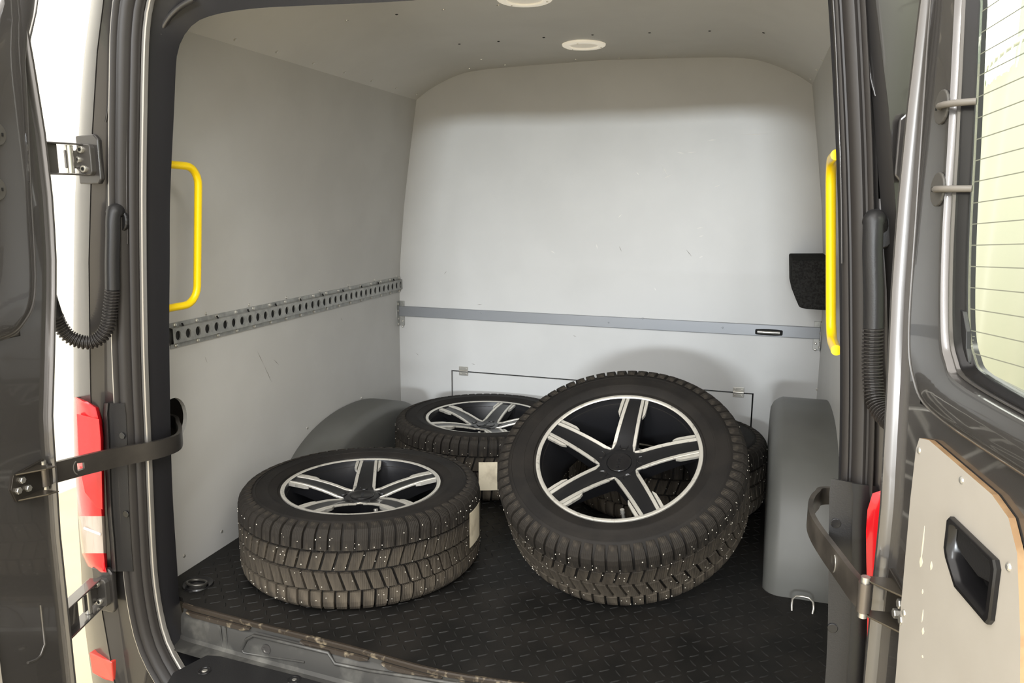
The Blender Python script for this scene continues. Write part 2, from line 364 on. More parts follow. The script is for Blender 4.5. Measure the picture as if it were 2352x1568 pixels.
# ------------------------------------------------------------------ bulkhead rail
a, b = U(900, 713, YB-0.006), U(1893, 764, YB-0.006)
rail = thing('bulkhead_rail', 'flat grey aluminium rail running across the bulkhead above the wheels', 'rail', (-0.62, YB, 0.543))
L = Vector(rail.location)
mb = MB().prism([(BXL+0.004, RZ0), (BXR-0.004, RZ0), (BXR-0.004, RZ1), (BXL+0.004, RZ1)], lambda u, v, d: Vector((u, YB+d, v))-L, -0.010, 0.0)
obj('bar', mb, alu, rail, bevel=0.002)
p = U(1766, 763, YB-0.011)
slot = MB().prism([(p.x+0.048*math.copysign(min(1, abs(c)*1.6), c), p.z+0.012*s) for c, s in [(math.cos(t), math.sin(t)) for t in np.linspace(0, 2*PI, 20, endpoint=False)]], lambda u, v, d: Vector((u, YB+d, v))-L, -0.0112, -0.0095)
so = obj('latch_slot', slot, dark_m, rail)
mb = MB().tube([p-L+Vector((-0.040, -0.002, 0)), p-L+Vector((0.038, -0.002, 0))], 0.0055, 12)
obj('latch_pin', mb, steel, so, smooth=40)
for px, py in ((1105, 718), (1398, 740), (1476, 731), (1660, 752)):
    q = U(px, py, YB-0.010); obj('rivet', MB().disc(q-L, (0, -1, 0), 0.0035, 0.0012, 8, dome=True), alu, rail)

# corner brackets that hold the rail, perforated strips with screws
def bracket(label, x, y, zs_, inward):
    t = thing('corner_bracket', label, 'bracket', (x, y, 0.53))
    mb = MB(); mb.box((0, 0, 0), (0.003, 0.030, 0.105)); mb.box((inward*0.011, 0.0135, 0), (0.024, 0.003, 0.105))
    obj('plate', mb, galv, t, bevel=0.0008)
    for dz in zs_:
        obj('screw', MB().disc((inward*0.0015, -0.004, dz), (inward, -0.2, 0), 0.0048, 0.0032, 10, dome=True), screw_m, t)
        obj('screw', MB().disc((inward*0.014, 0.0115, dz-0.012), (0, -1, 0), 0.0045, 0.0032, 10, dome=True), screw_m, t)
bracket('galvanised corner bracket at the bulkhead end of the perforated rail', BXL+0.004, YB-0.017, (0.040, 0.012, -0.022, -0.045), 1)
bracket('galvanised corner bracket on the bulkhead behind the right yellow handle', BXR-0.004, YB-0.017, (0.036, 0.012, -0.018, -0.040), -1)

# ------------------------------------------------------------------ lashing rail with round holes, left wall
track = thing('lashing_rail', 'galvanised lashing rail with a row of round holes on the left wall', 'rail', (-1.455, 2.2, 0.652))
L = Vector(track.location)
xs = [113, 203, 290, 370, 452, 530, 606, 680, 752, 820, 888, 955, 1017, 1080, 1140, 1200, 1258, 1315, 1370, 1424, 1474, 1525, 1575, 1622, 1668, 1715, 1758, 1800, 1843, 1885, 1925, 1965, 2003, 2040, 2077, 2113]
y0, y1, NH = on(410, 775, 0, -1.446).y, on(919, 657, 0, -1.446+TAPER).y, 36
Z0, Z1 = 0.622, 0.684; xw0 = -1.4575; xf = xw0+0.014
pit = (y1-y0)/(NH-1); hr = 0.0128; zc = 0.653
mb = MB(); SEG = 16
hz = 0.0195
for i in range(NH):
    yc = y0+i*pit; ring = []; rim_ = []; back = []
    for k in range(SEG):
        a = 2*PI*k/SEG; c, s = math.cos(a), math.sin(a); m = 1/max(abs(c), abs(s))
        ring.append(Vector((xf, yc+hr*0.80*c, zc+hr*s))); rim_.append(Vector((xf, yc+pit/2*c*m, zc+hz*s*m))); back.append(Vector((xf-0.004, yc+hr*0.78*c, zc+hr*0.97*s)))
    mb.loft([[p-L for p in rim_], [p-L for p in ring], [p-L for p in back]])
ya, yb = y0-pit/2, y1+pit/2
prof = [(xw0+0.0012, Z0-0.002), (xw0+0.0035, Z0-0.002), (xw0+0.0035, Z0+0.009), (xf-0.002, zc-hz-0.001), (xf, zc-hz)]
for pr in (prof, [(x, 2*zc-z) for x, z in prof]):
    mb.loft([[Vector((x, y, z))-L for x, z in pr] for y in (ya, yb)], closed=False)
obj('profile', mb, galv, track)
mb = MB().box(Vector((xw0+0.0008, (ya+yb)/2, zc))-L, (0.0012, yb-ya, 0.05)); obj('hole_shade_strip', mb, M('track_shadow_steel', (0.05, 0.05, 0.048), 0.6, 0.3), track)  # dark colour stands for the shade behind the holes
for i in range(17):
    y = ya+0.02+(yb-ya-0.035)*i/16
    for z in (Z0+0.004, Z1-0.004+0.0): obj('screw', MB().disc(Vector((xw0+0.0035, y, z))-L, (1, 0, 0), 0.0056, 0.0040, 10, dome=True), screw_m, track)
for i in range(10):
    y = ya+0.045+i*0.14
    mb = MB().box(Vector((xf-0.006, y, zc+hz+0.004))-L, (0.004, 0.003, 0.012), Matrix.Rotation(0.5, 3, 'X')); obj('slit', mb, dark_m, track)

track.rotation_euler = (0, 0, -math.atan(TAPER/(YB-YF))); track.location.x += wall_sh(2.2)

# ------------------------------------------------------------------ ceiling lamps
def dome_light(px, py, label):
    p, n = hit(px, max(py, 2), T_ceil)
    if py < 2: p = on(px, py, 2, p.z)
    t = thing('ceiling_lamp', label, 'lamp', p)
    obj('bezel', MB().lathe([(0.074, 0.001), (0.072, -0.006), (0.066, -0.009), (0.050, -0.0085), (0.047, -0.005)], 40), lampw, t, smooth=40)
    obj('diffuser', MB().lathe([(0.048, -0.0045), (0.03, -0.0065), (0.0005, -0.0072)], 40), lampd, t, smooth=60)
    for k in range(3):
        a = 2*PI*k/3+0.4; obj('screw', MB().disc((0.059*math.cos(a), 0.059*math.sin(a), -0.009), (0, 0, -1), 0.003, 0.001, 8), screw_m, t)
dome_light(1341, 101, 'round white flush lamp in the roof lining above the bulkhead')
dome_light(1205, -6, 'round white roof lamp cut off by the upper picture edge')

# ------------------------------------------------------------------ wheel arches
def arch(label, x_in, x_wall, ya_, yb_, h, front_round):
    t = thing('wheel_arch', label, 'wheel arch', ((x_in+x_wall)/2, (ya_+yb_)/2, 0)); L = Vector(t.location)
    yc = (ya_+yb_)/2; ry = (yb_-ya_)/2; n = 40; s = 1 if x_in > x_wall else -1; rr = 0.035
    rings = []
    offs = [(x_wall, 0.0), (x_in-s*rr, 0.0), (x_in-s*rr*0.62, 0.006), (x_in-s*rr*0.25, 0.016), (x_in, 0.035)]
    e = 2.0/front_round
    for x, inset in offs:
        ring = []
        for k in range(n+1):
            a = PI*k/n; c, sn = math.cos(a), math.sin(a)
            ring.append(Vector((x, yc-math.copysign(abs(c)**e, c)*(ry-inset), max(0.0, abs(sn)**e*(h-inset))))-L)
        rings.append(ring)
    rings.append([Vector((x_in, yc, 0.05))-L]*(n+1))
    mb = MB().loft(rings, closed=False)
    obj('liner', mb, arch_m, t, smooth=50)
    return t
arch('grey wheel-arch box against the left wall behind the flat front wheel', -1.33, XL-0.01, 2.035, 2.95, 0.245, 2.1)
arch('grey wheel-arch box against the right wall beside the leaning wheel', 0.036, XR+0.01, 1.985, 2.93, 0.395, 2.25)

# ------------------------------------------------------------------ carpeted box on the right wall
poly = [(1817, 597), (1900, 596), (1900, 713), (1852, 710), (1836, 706), (1829, 690), (1818, 662)]
pts = [U(px, py, 2.62) for px, py in poly]
mb = MB().prism([(p.x if i not in (1, 2) else XR-0.01, p.z) for i, p in enumerate(pts)], lambda u, v, d: Vector((u, d, v)), 2.62, YB-0.002)
o = tag(obj('carpeted_box', mb, carpet, bevel=0.006), 'black carpet-covered box mounted high beside the right yellow handle', 'box')

# ------------------------------------------------------------------ yellow grab handles
def grab(label, mirrored):
    x, ya_, yv = -1.342, 1.475, 1.61
    zt, zb, r = 1.080, 0.742, 0.0095
    arc = [(ya_, zt+0.002), (yv-0.045, zt)]+[(yv-0.045+0.045*math.sin(a), zt-0.045+0.045*math.cos(a)) for a in np.linspace(0.2, PI/2, 7)]
    arc += [(yv+0.045*(math.cos(a)-1), zb+0.045-0.045*math.sin(a)) for a in np.linspace(0, PI/2-0.2, 7)]+[(yv-0.045, zb), (ya_, zb)]
    t = thing('grab_handle', label, 'handle', ((MIR+1.342 if mirrored else x), yv, zb)); L = Vector(t.location)
    xt, xb = (U(1908, 372, yv).x, U(1908, 785, yv).x) if mirrored else (U(456, 385, yv).x, U(453, 700, yv).x)
    P = [Vector((xb+(xt-xb)*(z-zb)/(zt-zb), y, z)) for y, z in arc]
    obj('bar', MB().tube([p-L for p in P], r, 14), yellow, t, smooth=50)
grab('yellow tubular grab handle beside the left door pillar', False)
grab('yellow tubular grab handle beside the right door pillar', True)

# ------------------------------------------------------------------ rear opening: seal, flange, black reveal, pillars
strip_half = [(-0.617, -0.20), (-1.13, -0.20), (-1.235, -0.182), (-1.293, -0.143), (-1.33, -0.09), (-1.352, -0.03), (-1.364, 0.07), (-1.364, 0.183), (-1.354, 0.403),
              (-1.341, 0.665), (-1.312, 1.008), (-1.281, 1.272), (-1.267, 1.360), (-1.248, 1.415), (-1.21, 1.458), (-1.14, 1.482), (-0.617, 1.50)]
YS = 1.397
sh = catmull([Vector((x, YS, z)) for x, z in strip_half], 4)
inner_px = [(470, 1502), (432, 1445), (413, 1385), (407, 1300), (395, 1100), (389, 800), (390, 600), (391, 450), (400, 250), (405, 140), (412, 105), (425, 78), (445, 55), (470, 41), (520, 28), (600, 18), (700, 13), (960, 0)]
ih = [U(px, py, 1.475) for px, py in inner_px]
ih = [Vector((-0.617, 1.475, -0.125)), Vector((-1.0, 1.475, -0.12))]+ih+[Vector((-0.617, 1.475, ih[-1].z+0.012))]
ih = catmull(ih, 4)
def sync(a, n): return resample(a, n)
NS = 120
# match by splitting both halves at the same heights
def split_sync(path, n1, n2, zlo, zhi):
    i0 = next(i for i, p in enumerate(path) if p.z > zlo and p.x < -1.0); i1 = next(i for i, p in enumerate(path) if p.z > zhi)
    return resample(path[:i0+1], n1)+resample(path[i0:i1+1], n2)[1:]+resample(path[i1:], n1)[1:]
A = split_sync(sh, 30, 40, 0.15, 1.25); B = split_sync(ih, 30, 40, 0.15, 1.25)
def full(h): return h+[mirF(p) for p in reversed(h[1:-1])]
Af, Bf = full(A), full(B)
Bf = Bf[:len(B)]+[p+Vector((0.030, 0, 0)) for p in Bf[len(B):]]
def offs(loop, o, y):
    out = []; n = len(loop)
    for i, p in enumerate(loop):
        t = loop[(i+1) % n]-loop[i-1]; nn = Vector((t.z, 0, -t.x)).normalized()
        c = Vector((-0.617, p.y, 0.65))
        if nn.dot(p-c) < 0: nn = -nn
        q = p+nn*o; out.append(Vector((q.x, y, q.z)))
    return out
Mid = [Vector((a.x*0.5+b.x*0.5-(-0.0), 1.445, a.z*0.5+b.z*0.5)) for a, b in zip(Af, Bf)]
mb = MB()
mb.loft([offs(Af, 0.014, 1.400), offs(Af, 0.008, 1.410), [a.lerp(b, 0.75)+Vector((0, 0.005, 0)) for a, b in zip(Af, Bf)], Bf, offs(Bf, 0.02, 1.482), offs(Bf, 0.17, 1.486)], closed=True)
reveal = struct(obj('trim_1', mb, M('inner_black_paint', (0.014, 0.0135, 0.0155), 0.48), smooth=40), 'black inner face of the rear door opening')
nL = len(A)        # the flange lip shows on the left post and above
mb = MB(); mb.loft([offs(Af, o, y)[:nL-6] for o, y in ((0.0005, 1.404), (-0.0005, 1.402), (-0.0005, 1.3915), (0.0015, 1.3895), (0.009, 1.392), (0.013, 1.402))], closed=False)
struct(obj('trim_2', mb, flange_m, smooth=40), 'pale metal flange edge around the rear opening')
seal = thing('door_seal', 'black ribbed rubber seal running round the rear door opening', 'seal', (-0.617, 1.38, -0.2)); L = Vector(seal.location)
prof = [(0.012, 1.402), (0.010, 1.384), (0.014, 1.376), (0.019, 1.374), (0.022, 1.379), (0.025, 1.379), (0.029, 1.368), (0.035, 1.362), (0.041, 1.361), (0.046, 1.367), (0.049, 1.366), (0.052, 1.358), (0.056, 1.356), (0.058, 1.362), (0.059, 1.385)]
mb = MB().loft([[p-L for p in offs(Af, o, y)] for o, y in prof])
obj('rubber_profile', mb, seal_m, seal, smooth=50)
mb = MB().loft([[p-L for p in offs(Af, o, y)[:nL]] for o, y in ((0.0585, 1.385), (0.0585, 1.359), (0.0615, 1.359), (0.0615, 1.372))], closed=False)
obj('clip_edge', mb, flange_m, seal, smooth=40)

# left pillar: cross-sections down the corner, mirrored for the right
rowsP = [-260, -120, 0, 120, 220, 300, 450, 600, 750, 900, 1050, 1200, 1300, 1400, 1500, 1600, 1760]
def col(tab): return lambda r: float(np.interp(r, [t[0] for t in tab], [t[1] for t in tab]))
c_sil = col([(-260, 250), (0, 210), (150, 190), (320, 180), (450, 172), (700, 168), (900, 169), (1150, 176), (1300, 186), (1400, 190), (1568, 212), (1760, 245)])
c_mid = col([(-260, 262), (0, 222), (150, 202), (320, 191), (450, 184), (700, 180), (900, 182), (1150, 190), (1300, 205), (1400, 208), (1568, 235), (1760, 270)])
c_cor = col([(-260, 278), (0, 237), (120, 222), (300, 211), (600, 203), (880, 206), (1000, 212), (1150, 218), (1300, 228), (1400, 233), (1568, 262), (1760, 300)])
c_j1 = col([(-260, 310), (0, 268), (250, 248), (560, 237), (880, 236), (1100, 250), (1400, 268), (1568, 290), (1760, 325)])
def ring_p(r, m):
    Y = [(c_sil(r), 1.43), (c_sil(r), 1.40), (c_mid(r), 1.366), (c_cor(r)-4, 1.352), (c_cor(r), 1.350), (c_cor(r)+3, 1.354), (c_j1(r)-3, 1.372), (c_j1(r)+3, 1.376)]
    pts = [U(px, r, y) for px, y in Y]
    # seam with the seal: outer edge of the seal at the same height
    z = pts[-1].z
    best = min(Af[:len(A)], key=lambda p: abs(p.z-z)+(0 if p.x < -1.2 else 9)) if -0.2 < z < 1.46 else None
    x = (best.x-0.0605) if best is not None else pts[-1].x+0.035
    pts += [Vector((x-0.004, 1.377, z)), Vector((x, 1.380, z)), Vector((x+0.01, 1.40, z))]
    side = [Vector((pts[0].x-0.02, 2.2, pts[0].z)), Vector((pts[0].x-0.06, 1.80, pts[0].z))]
    pts = [Vector((pts[0].x-0.03, 4.6, pts[0].z)), Vector((pts[0].x-0.03, 2.2, pts[0].z))]+pts
    sx = float(np.interp(z, [0.95, 1.2], [0.045, 0.0]))
    if m: pts = [p+Vector((sx, 0, 0)) for p in pts[:4]]+[pts[4]+Vector((sx*.5, 0, 0)), pts[5]+Vector((sx*.2, 0, 0))]+pts[6:]
    if m: pts = pts[:-3]+[p+Vector((-0.016, 0, 0)) for p in pts[-3:]]
    return [mir(p) for p in pts] if m else pts
PL = MB().loft([ring_p(r, False) for r in rowsP], closed=False)
pillar_l = struct(obj('trim_3', PL, paint, smooth=35), 'dark grey painted rear corner pillar on the left')
PR = MB().loft([ring_p(r, True) for r in rowsP], closed=False)
pillar_r = struct(obj('trim_4', PR, paint, smooth=35), 'dark grey painted rear corner pillar on the right')
# roof skin above the opening
mb = MB().loft([[Vector((x, y, z)) for x, z in ((-1.33, 1.50), (-1.22, 1.56), (-0.617, 1.60), (-0.01, 1.56), (0.10, 1.50))] for y in (1.36, 4.6)], closed=False)
mb.loft([[Vector((x, 1.36, z)) for x, z in ((-1.33, 1.50), (-1.22, 1.56), (-0.617, 1.60), (-0.01, 1.56), (0.10, 1.50))], [Vector((x, 1.375, z)) for x, z in ((-1.33, 1.50), (-1.20, 1.545), (-0.617, 1.565), (-0.03, 1.545), (0.10, 1.50))]], closed=False)
struct(obj('roof_skin', mb, paint, smooth=40))
# raised highlight beads on the black reveal at the upper corner and on the jamb
def bead(pxs, y, r, mat, parent, name='bead', m=False):
    P = catmull([U(px, py, y) for px, py in pxs], 4)
    if m: P = [mir(p) for p in P]
    return obj(name, MB().tube(P, r, 8), mat, parent, smooth=60)
for m, par in ((False, reveal), (True, reveal)):
    bead([(369, 78), (374, 62), (390, 38), (415, 15), (445, -2)], 1.437, 0.006, paint, par, 'stiffening_bead', m)
for m, par in ((False, pillar_l), (True, pillar_r)):
    bead([(268, -20), (263, 30), (255, 150), (249, 240), (243, 280)], 1.372, 0.0025, paint, par, 'joint_bead', m)
    bead([(233, 545), (232, 640), (233, 760), (236, 880)], 1.375, 0.0022, paint, par, 'joint_bead', m)
    bead([(296, 20), (292, 200), (291, 420), (293, 560)], 1.3755, 0.0016, paint, par, 'joint_bead', m)

# ------------------------------------------------------------------ tail lamps, lamp housings, reflector
def patch(pxs, y_fn, n, off, m, thick):      # closed outline on the pillar corner, px -> y by column
    P = []
    for px, py in pxs:
        P.append(U(px, py, y_fn(px, py)))
    F = [p+Vector((0, -off, 0)) for p in P]; Bk = [p+Vector((0, thick, 0)) for p in P]
    if m: F, Bk = [mir(p) for p in F], [mir(p) for p in Bk]
    return F, Bk
def lamp(label, m):
    base = U(215, 1310, 1.36); base = mir(base) if m else base
    t = thing('tail_lamp', label, 'tail lamp', base); L = base
    rows = [(912, 170, 178), (922, 169, 205), (936, 169, 228), (965, 169, 236), (1000, 170, 239), (1050, 171, 240), (1100, 174, 240), (1160, 178, 241), (1185, 180, 242), (1206, 182, 243), (1225, 183, 244), (1270, 188, 246), (1284, 194, 247), (1300, 200, 248), (1314, 225, 248)]
    def line(r, a, b, y0):
        f = [0, .06, .14, .35, .65, .86, .94, 1.0]; dy = [0.035, 0.012, 0.0, -0.012, -0.018, -0.014, -0.006, 0.012]
        out = [U(a+(b-a)*k, r, 1.352+d+y0) for k, d in zip(f, dy)]
        return [(mir(p) if m else p)-L for p in out]
    def band(r0, r1, mat, nm, y0=0.0, parent=None, cols=None):
        rs = [q for q in rows if r0 <= q[0] <= r1]
        mb = MB().loft([line(q[0], q[1], q[2], y0) for q in rs], closed=False)
        return obj(nm, mb, mat, parent or t, smooth=45)
    red = band(912, 1185, red_m, 'red_lens')
    band(1185, 1270, clear_m, 'clear_lens').__setitem__('label', 'clear reversing-lamp window of the lens')
    band(1270, 1314, red_m, 'lower_lens')
    # inner light guides seen as darker red panels, proud of the lens by a hair
    def guide(nm, q, mat, par):
        P = [U(px, py, 1.3335) for px, py in q]; P2 = [U(px, py, 1.345) for px, py in q]
        if m: P, P2 = [mir(p) for p in P], [mir(p) for p in P2]
        return obj(nm, MB().loft([[p-L for p in P2], [p-L for p in P]], True, False, True), mat, par, bevel=0.0015)
    if not m: guide('light_guide', [(176, 950), (228, 962), (232, 1010), (233, 1060), (180, 1045)], red_m, red)
    if not m: guide('light_guide', [(182, 1070), (234, 1082), (236, 1170), (222, 1165), (194, 1130)], red_m, red)
    if not m: guide('lens_bar', [(192, 1209), (231, 1224), (231, 1230), (192, 1215)], lampw, red)
    # black housing towards the door opening
    hr = [(926, 242, 288), (950, 240, 291), (1000, 243, 293), (1100, 246, 296), (1180, 250, 299), (1250, 256, 303), (1312, 260, 308)]
    rings = []
    for r, a, b in hr:
        ps = [U(a-4, r, 1.372), U(a-2, r, 1.345), U(a+6, r, 1.342), U(a+10, r, 1.350), U((a+b)/2, r, 1.356), U(b-2, r, 1.360), U(b, r, 1.374)]
        rings.append([(mir(p) if m else p)-L for p in ps])
    mb = MB().loft(rings, closed=False)
    mb.add(rings[0], [tuple(range(len(rings[0])))]); mb.add(rings[-1], [tuple(range(len(rings[-1])))])
    h = obj('housing', mb, blackp, t, smooth=35)
    for px, py in ((281, 1000), (290, 1180)):
        p = U(px, py, 1.3585); p = (mir(p) if m else p)-L
        obj('plug', MB().disc(p, (0, -1, 0), 0.0085, 0.002, 16), blackg, h)
    return t
MIR = -1.256
lamp('red tail lamp with a clear window on the left corner pillar', False)
lamp('narrow red tail lamp seen edge-on beside the right door', True)

MIR = -1.234
# painted corner cover under the lamp and red reflector in the bumper corner
P = [(204, 1498), (232, 1512), (256, 1520), (260, 1566), (238, 1560), (211, 1545)]
F = [U(px, py, 1.348 if i not in (0, 5) else 1.358) for i, (px, py) in enumerate(P)]; Bk = [p+Vector((0, 0.02, 0)) for p in F]
t = thing('bumper_reflector', 'small red reflector in the bumper corner under the left tail lamp', 'reflector', F[4]); L = Vector(F[4])
obj('lens', MB().loft([[p-L for p in Bk], [p-L for p in F]], True, False, True), refl_m, t, bevel=0.003)

# ------------------------------------------------------------------ sill, edge strip, rear step
edge = [Vector((x, y, 0)) for x, y in floor_edge[2:-2]]; edge = resample(catmull(edge, 4), 60)
def sweep(prof):
    return [[Vector((p.x, p.y+dy, dz)) for p in edge] for dy, dz in prof]
mb = MB().loft(sweep([(0.004, 0.0005), (0.002, 0.0025), (-0.003, 0.0025), (-0.006, 0.0), (-0.006, -0.008)]), closed=False)
struct(obj('trim_5', mb, rust, smooth=30), 'worn brown metal edging along the cargo floor')
mb = MB().loft(sweep([(-0.002, -0.008), (-0.004, -0.020), (-0.010, -0.024), (-0.014, -0.030), (-0.018, -0.075), (-0.024, -0.082), (-0.06, -0.088)]), closed=False)
sill = struct(obj('trim_6', mb, sill_m, smooth=30), 'scuffed grey sill panel below the cargo floor edge')
def edge_at(x): return float(np.interp(x, [p.x for p in edge], [p.y for p in edge]))
for x0, x1 in ((-1.33, -1.13), (-0.985, -0.80), (-0.765, -0.615), (-0.575, -0.40), (-0.34, -0.16), (-0.10, 0.05)):
    n = 8; ring = []
    for i in range(n+1):
        x = x0+(x1-x0)*i/n; y = edge_at(x)-0.0055; d = 0.010 if 0 < i < n else 0.003
        ring.append([Vector((x, y, -0.010)), Vector((x, y-0.005, -0.0115)), Vector((x, y-0.007, -0.011-d)), Vector((x, y, -0.012-d))])
    obj('slot', MB().loft(ring, True, True, True), rust, sill)
def sill_pt(px, py, d=0.0):
    p = on(px, py, 1, 1.41)
    for _ in range(6): p = on(px, py, 1, edge_at(p.x)-0.0165-d)
    return p
pr = [(556, 1490), (566, 1468), (583, 1459), (640, 1472), (754, 1499), (770, 1524), (850, 1540), (1000, 1562), (1120, 1580)]
obj('pressed_bead', MB().tube([sill_pt(*q) for q in pr], 0.0042, 8), sill_m, sill, smooth=60)
pr = [(556, 1490), (560, 1499), (620, 1508), (700, 1520)]
obj('pressed_bead', MB().tube([sill_pt(*q) for q in pr], 0.0030, 8), sill_m, sill, smooth=60)
p = sill_pt(612, 1490); pl = obj('plug', MB().lathe([(0.012, 0.0), (0.012, 0.003), (0.008, 0.003), (0.007, 0.001), (0.0005, 0.001)], 20), paint_in, sill, smooth=40)
pl.location = p; pl.rotation_euler = (PI/2, 0, 0)
for q in ([(505, 1437), (510, 1470), (514, 1500)], [(517, 1440), (521, 1470), (524, 1500)]):
    obj('pressed_bead', MB().tube([sill_pt(*k) for k in q], 0.0022, 8), sill_m, sill, smooth=60)

step = thing('bumper_step', 'black plastic rear step cover with recessed screws below the sill', 'bumper', (-0.617, 1.25, -0.35)); L = Vector(step.location)
def step_ring(dz_, y_off):
    pass
se = [(-1.235, 1.405), (-1.20, 1.415), (-1.0, 1.409), (-0.86, 1.400), (-0.617, 1.383), (-0.374, 1.400), (-0.234, 1.409), (-0.034, 1.415), (0.001, 1.405)]
fr = [(-1.262, 1.30), (-1.22, 1.20), (-1.0, 1.17), (-0.86, 1.16), (-0.617, 1.155), (-0.374, 1.16), (-0.234, 1.17), (-0.014, 1.20), (0.028, 1.30)]
mb = MB().loft([[Vector((x, y, -0.10))-L for x, y in se], [Vector((x, y, -0.086))-L for x, y in se], [Vector((x*1.0, y-0.012, -0.083))-L for x, y in se],
                [Vector((x, y+0.02, -0.086))-L for x, y in fr], [Vector((x, y, -0.10))-L for x, y in fr], [Vector((x, y-0.01, -0.35))-L for x, y in fr]], closed=False)
obj('cover', mb, blackp, step, smooth=30)
for px, py in ((470, 1540), (676, 1561), (905, 1580)):
    p = on(px, py, 2, -0.0845)
    s_ = obj('screw_cup', MB().lathe([(0.017, 0.001), (0.015, 0.0025), (0.012, 0.002), (0.009, -0.003), (0.0005, -0.003)], 20), blackg, step, smooth=40); s_.location = p-L
    obj('screw', MB().disc((0, 0, -0.002), (0, 0, 1), 0.008, 0.004, 14, dome=True), steel, s_)
# body under the opening
mb = MB().box((-0.617, 1.46, -0.40), (1.75, 0.10, 0.5)); struct(obj('trim_7', mb, dark_m))

# ------------------------------------------------------------------ floor lashing points
p = on(455, 1342, 2, 0)
t = thing('lashing_ring', 'round recessed lashing cup in the mat near the left door pillar', 'lashing ring', p)
obj('cup', MB().lathe([(0.040, 0.0005), (0.038, 0.004), (0.034, 0.0035), (0.028, 0.001), (0.0005, 0.0008)], 32), blackg, t, smooth=50)
obj('ring', MB().tube([(0.026*math.cos(a), 0.022*math.sin(a)-0.004, 0.0035+0.004*(1-math.sin(a))) for a in np.linspace(0, 2*PI, 28, endpoint=False)], 0.0035, 8, closed=True), M('dull_ring_steel', (0.10, 0.095, 0.085), 0.35, 0.7), t, smooth=60)
p = on(1842, 1400, 2, 0)
t = thing('lashing_loop', 'bent steel lashing loop on the mat in front of the right wheel arch', 'lashing loop', p)
obj('loop', MB().tube([(-0.024, -0.012, 0.0), (-0.025, -0.008, 0.012), (-0.024, 0.004, 0.022), (-0.016, 0.014, 0.027), (0, 0.016, 0.028), (0.016, 0.014, 0.027), (0.025, 0.004, 0.022), (0.026, -0.008, 0.012), (0.024, -0.012, 0.0)], 0.0028, 8), steel, t, smooth=60)

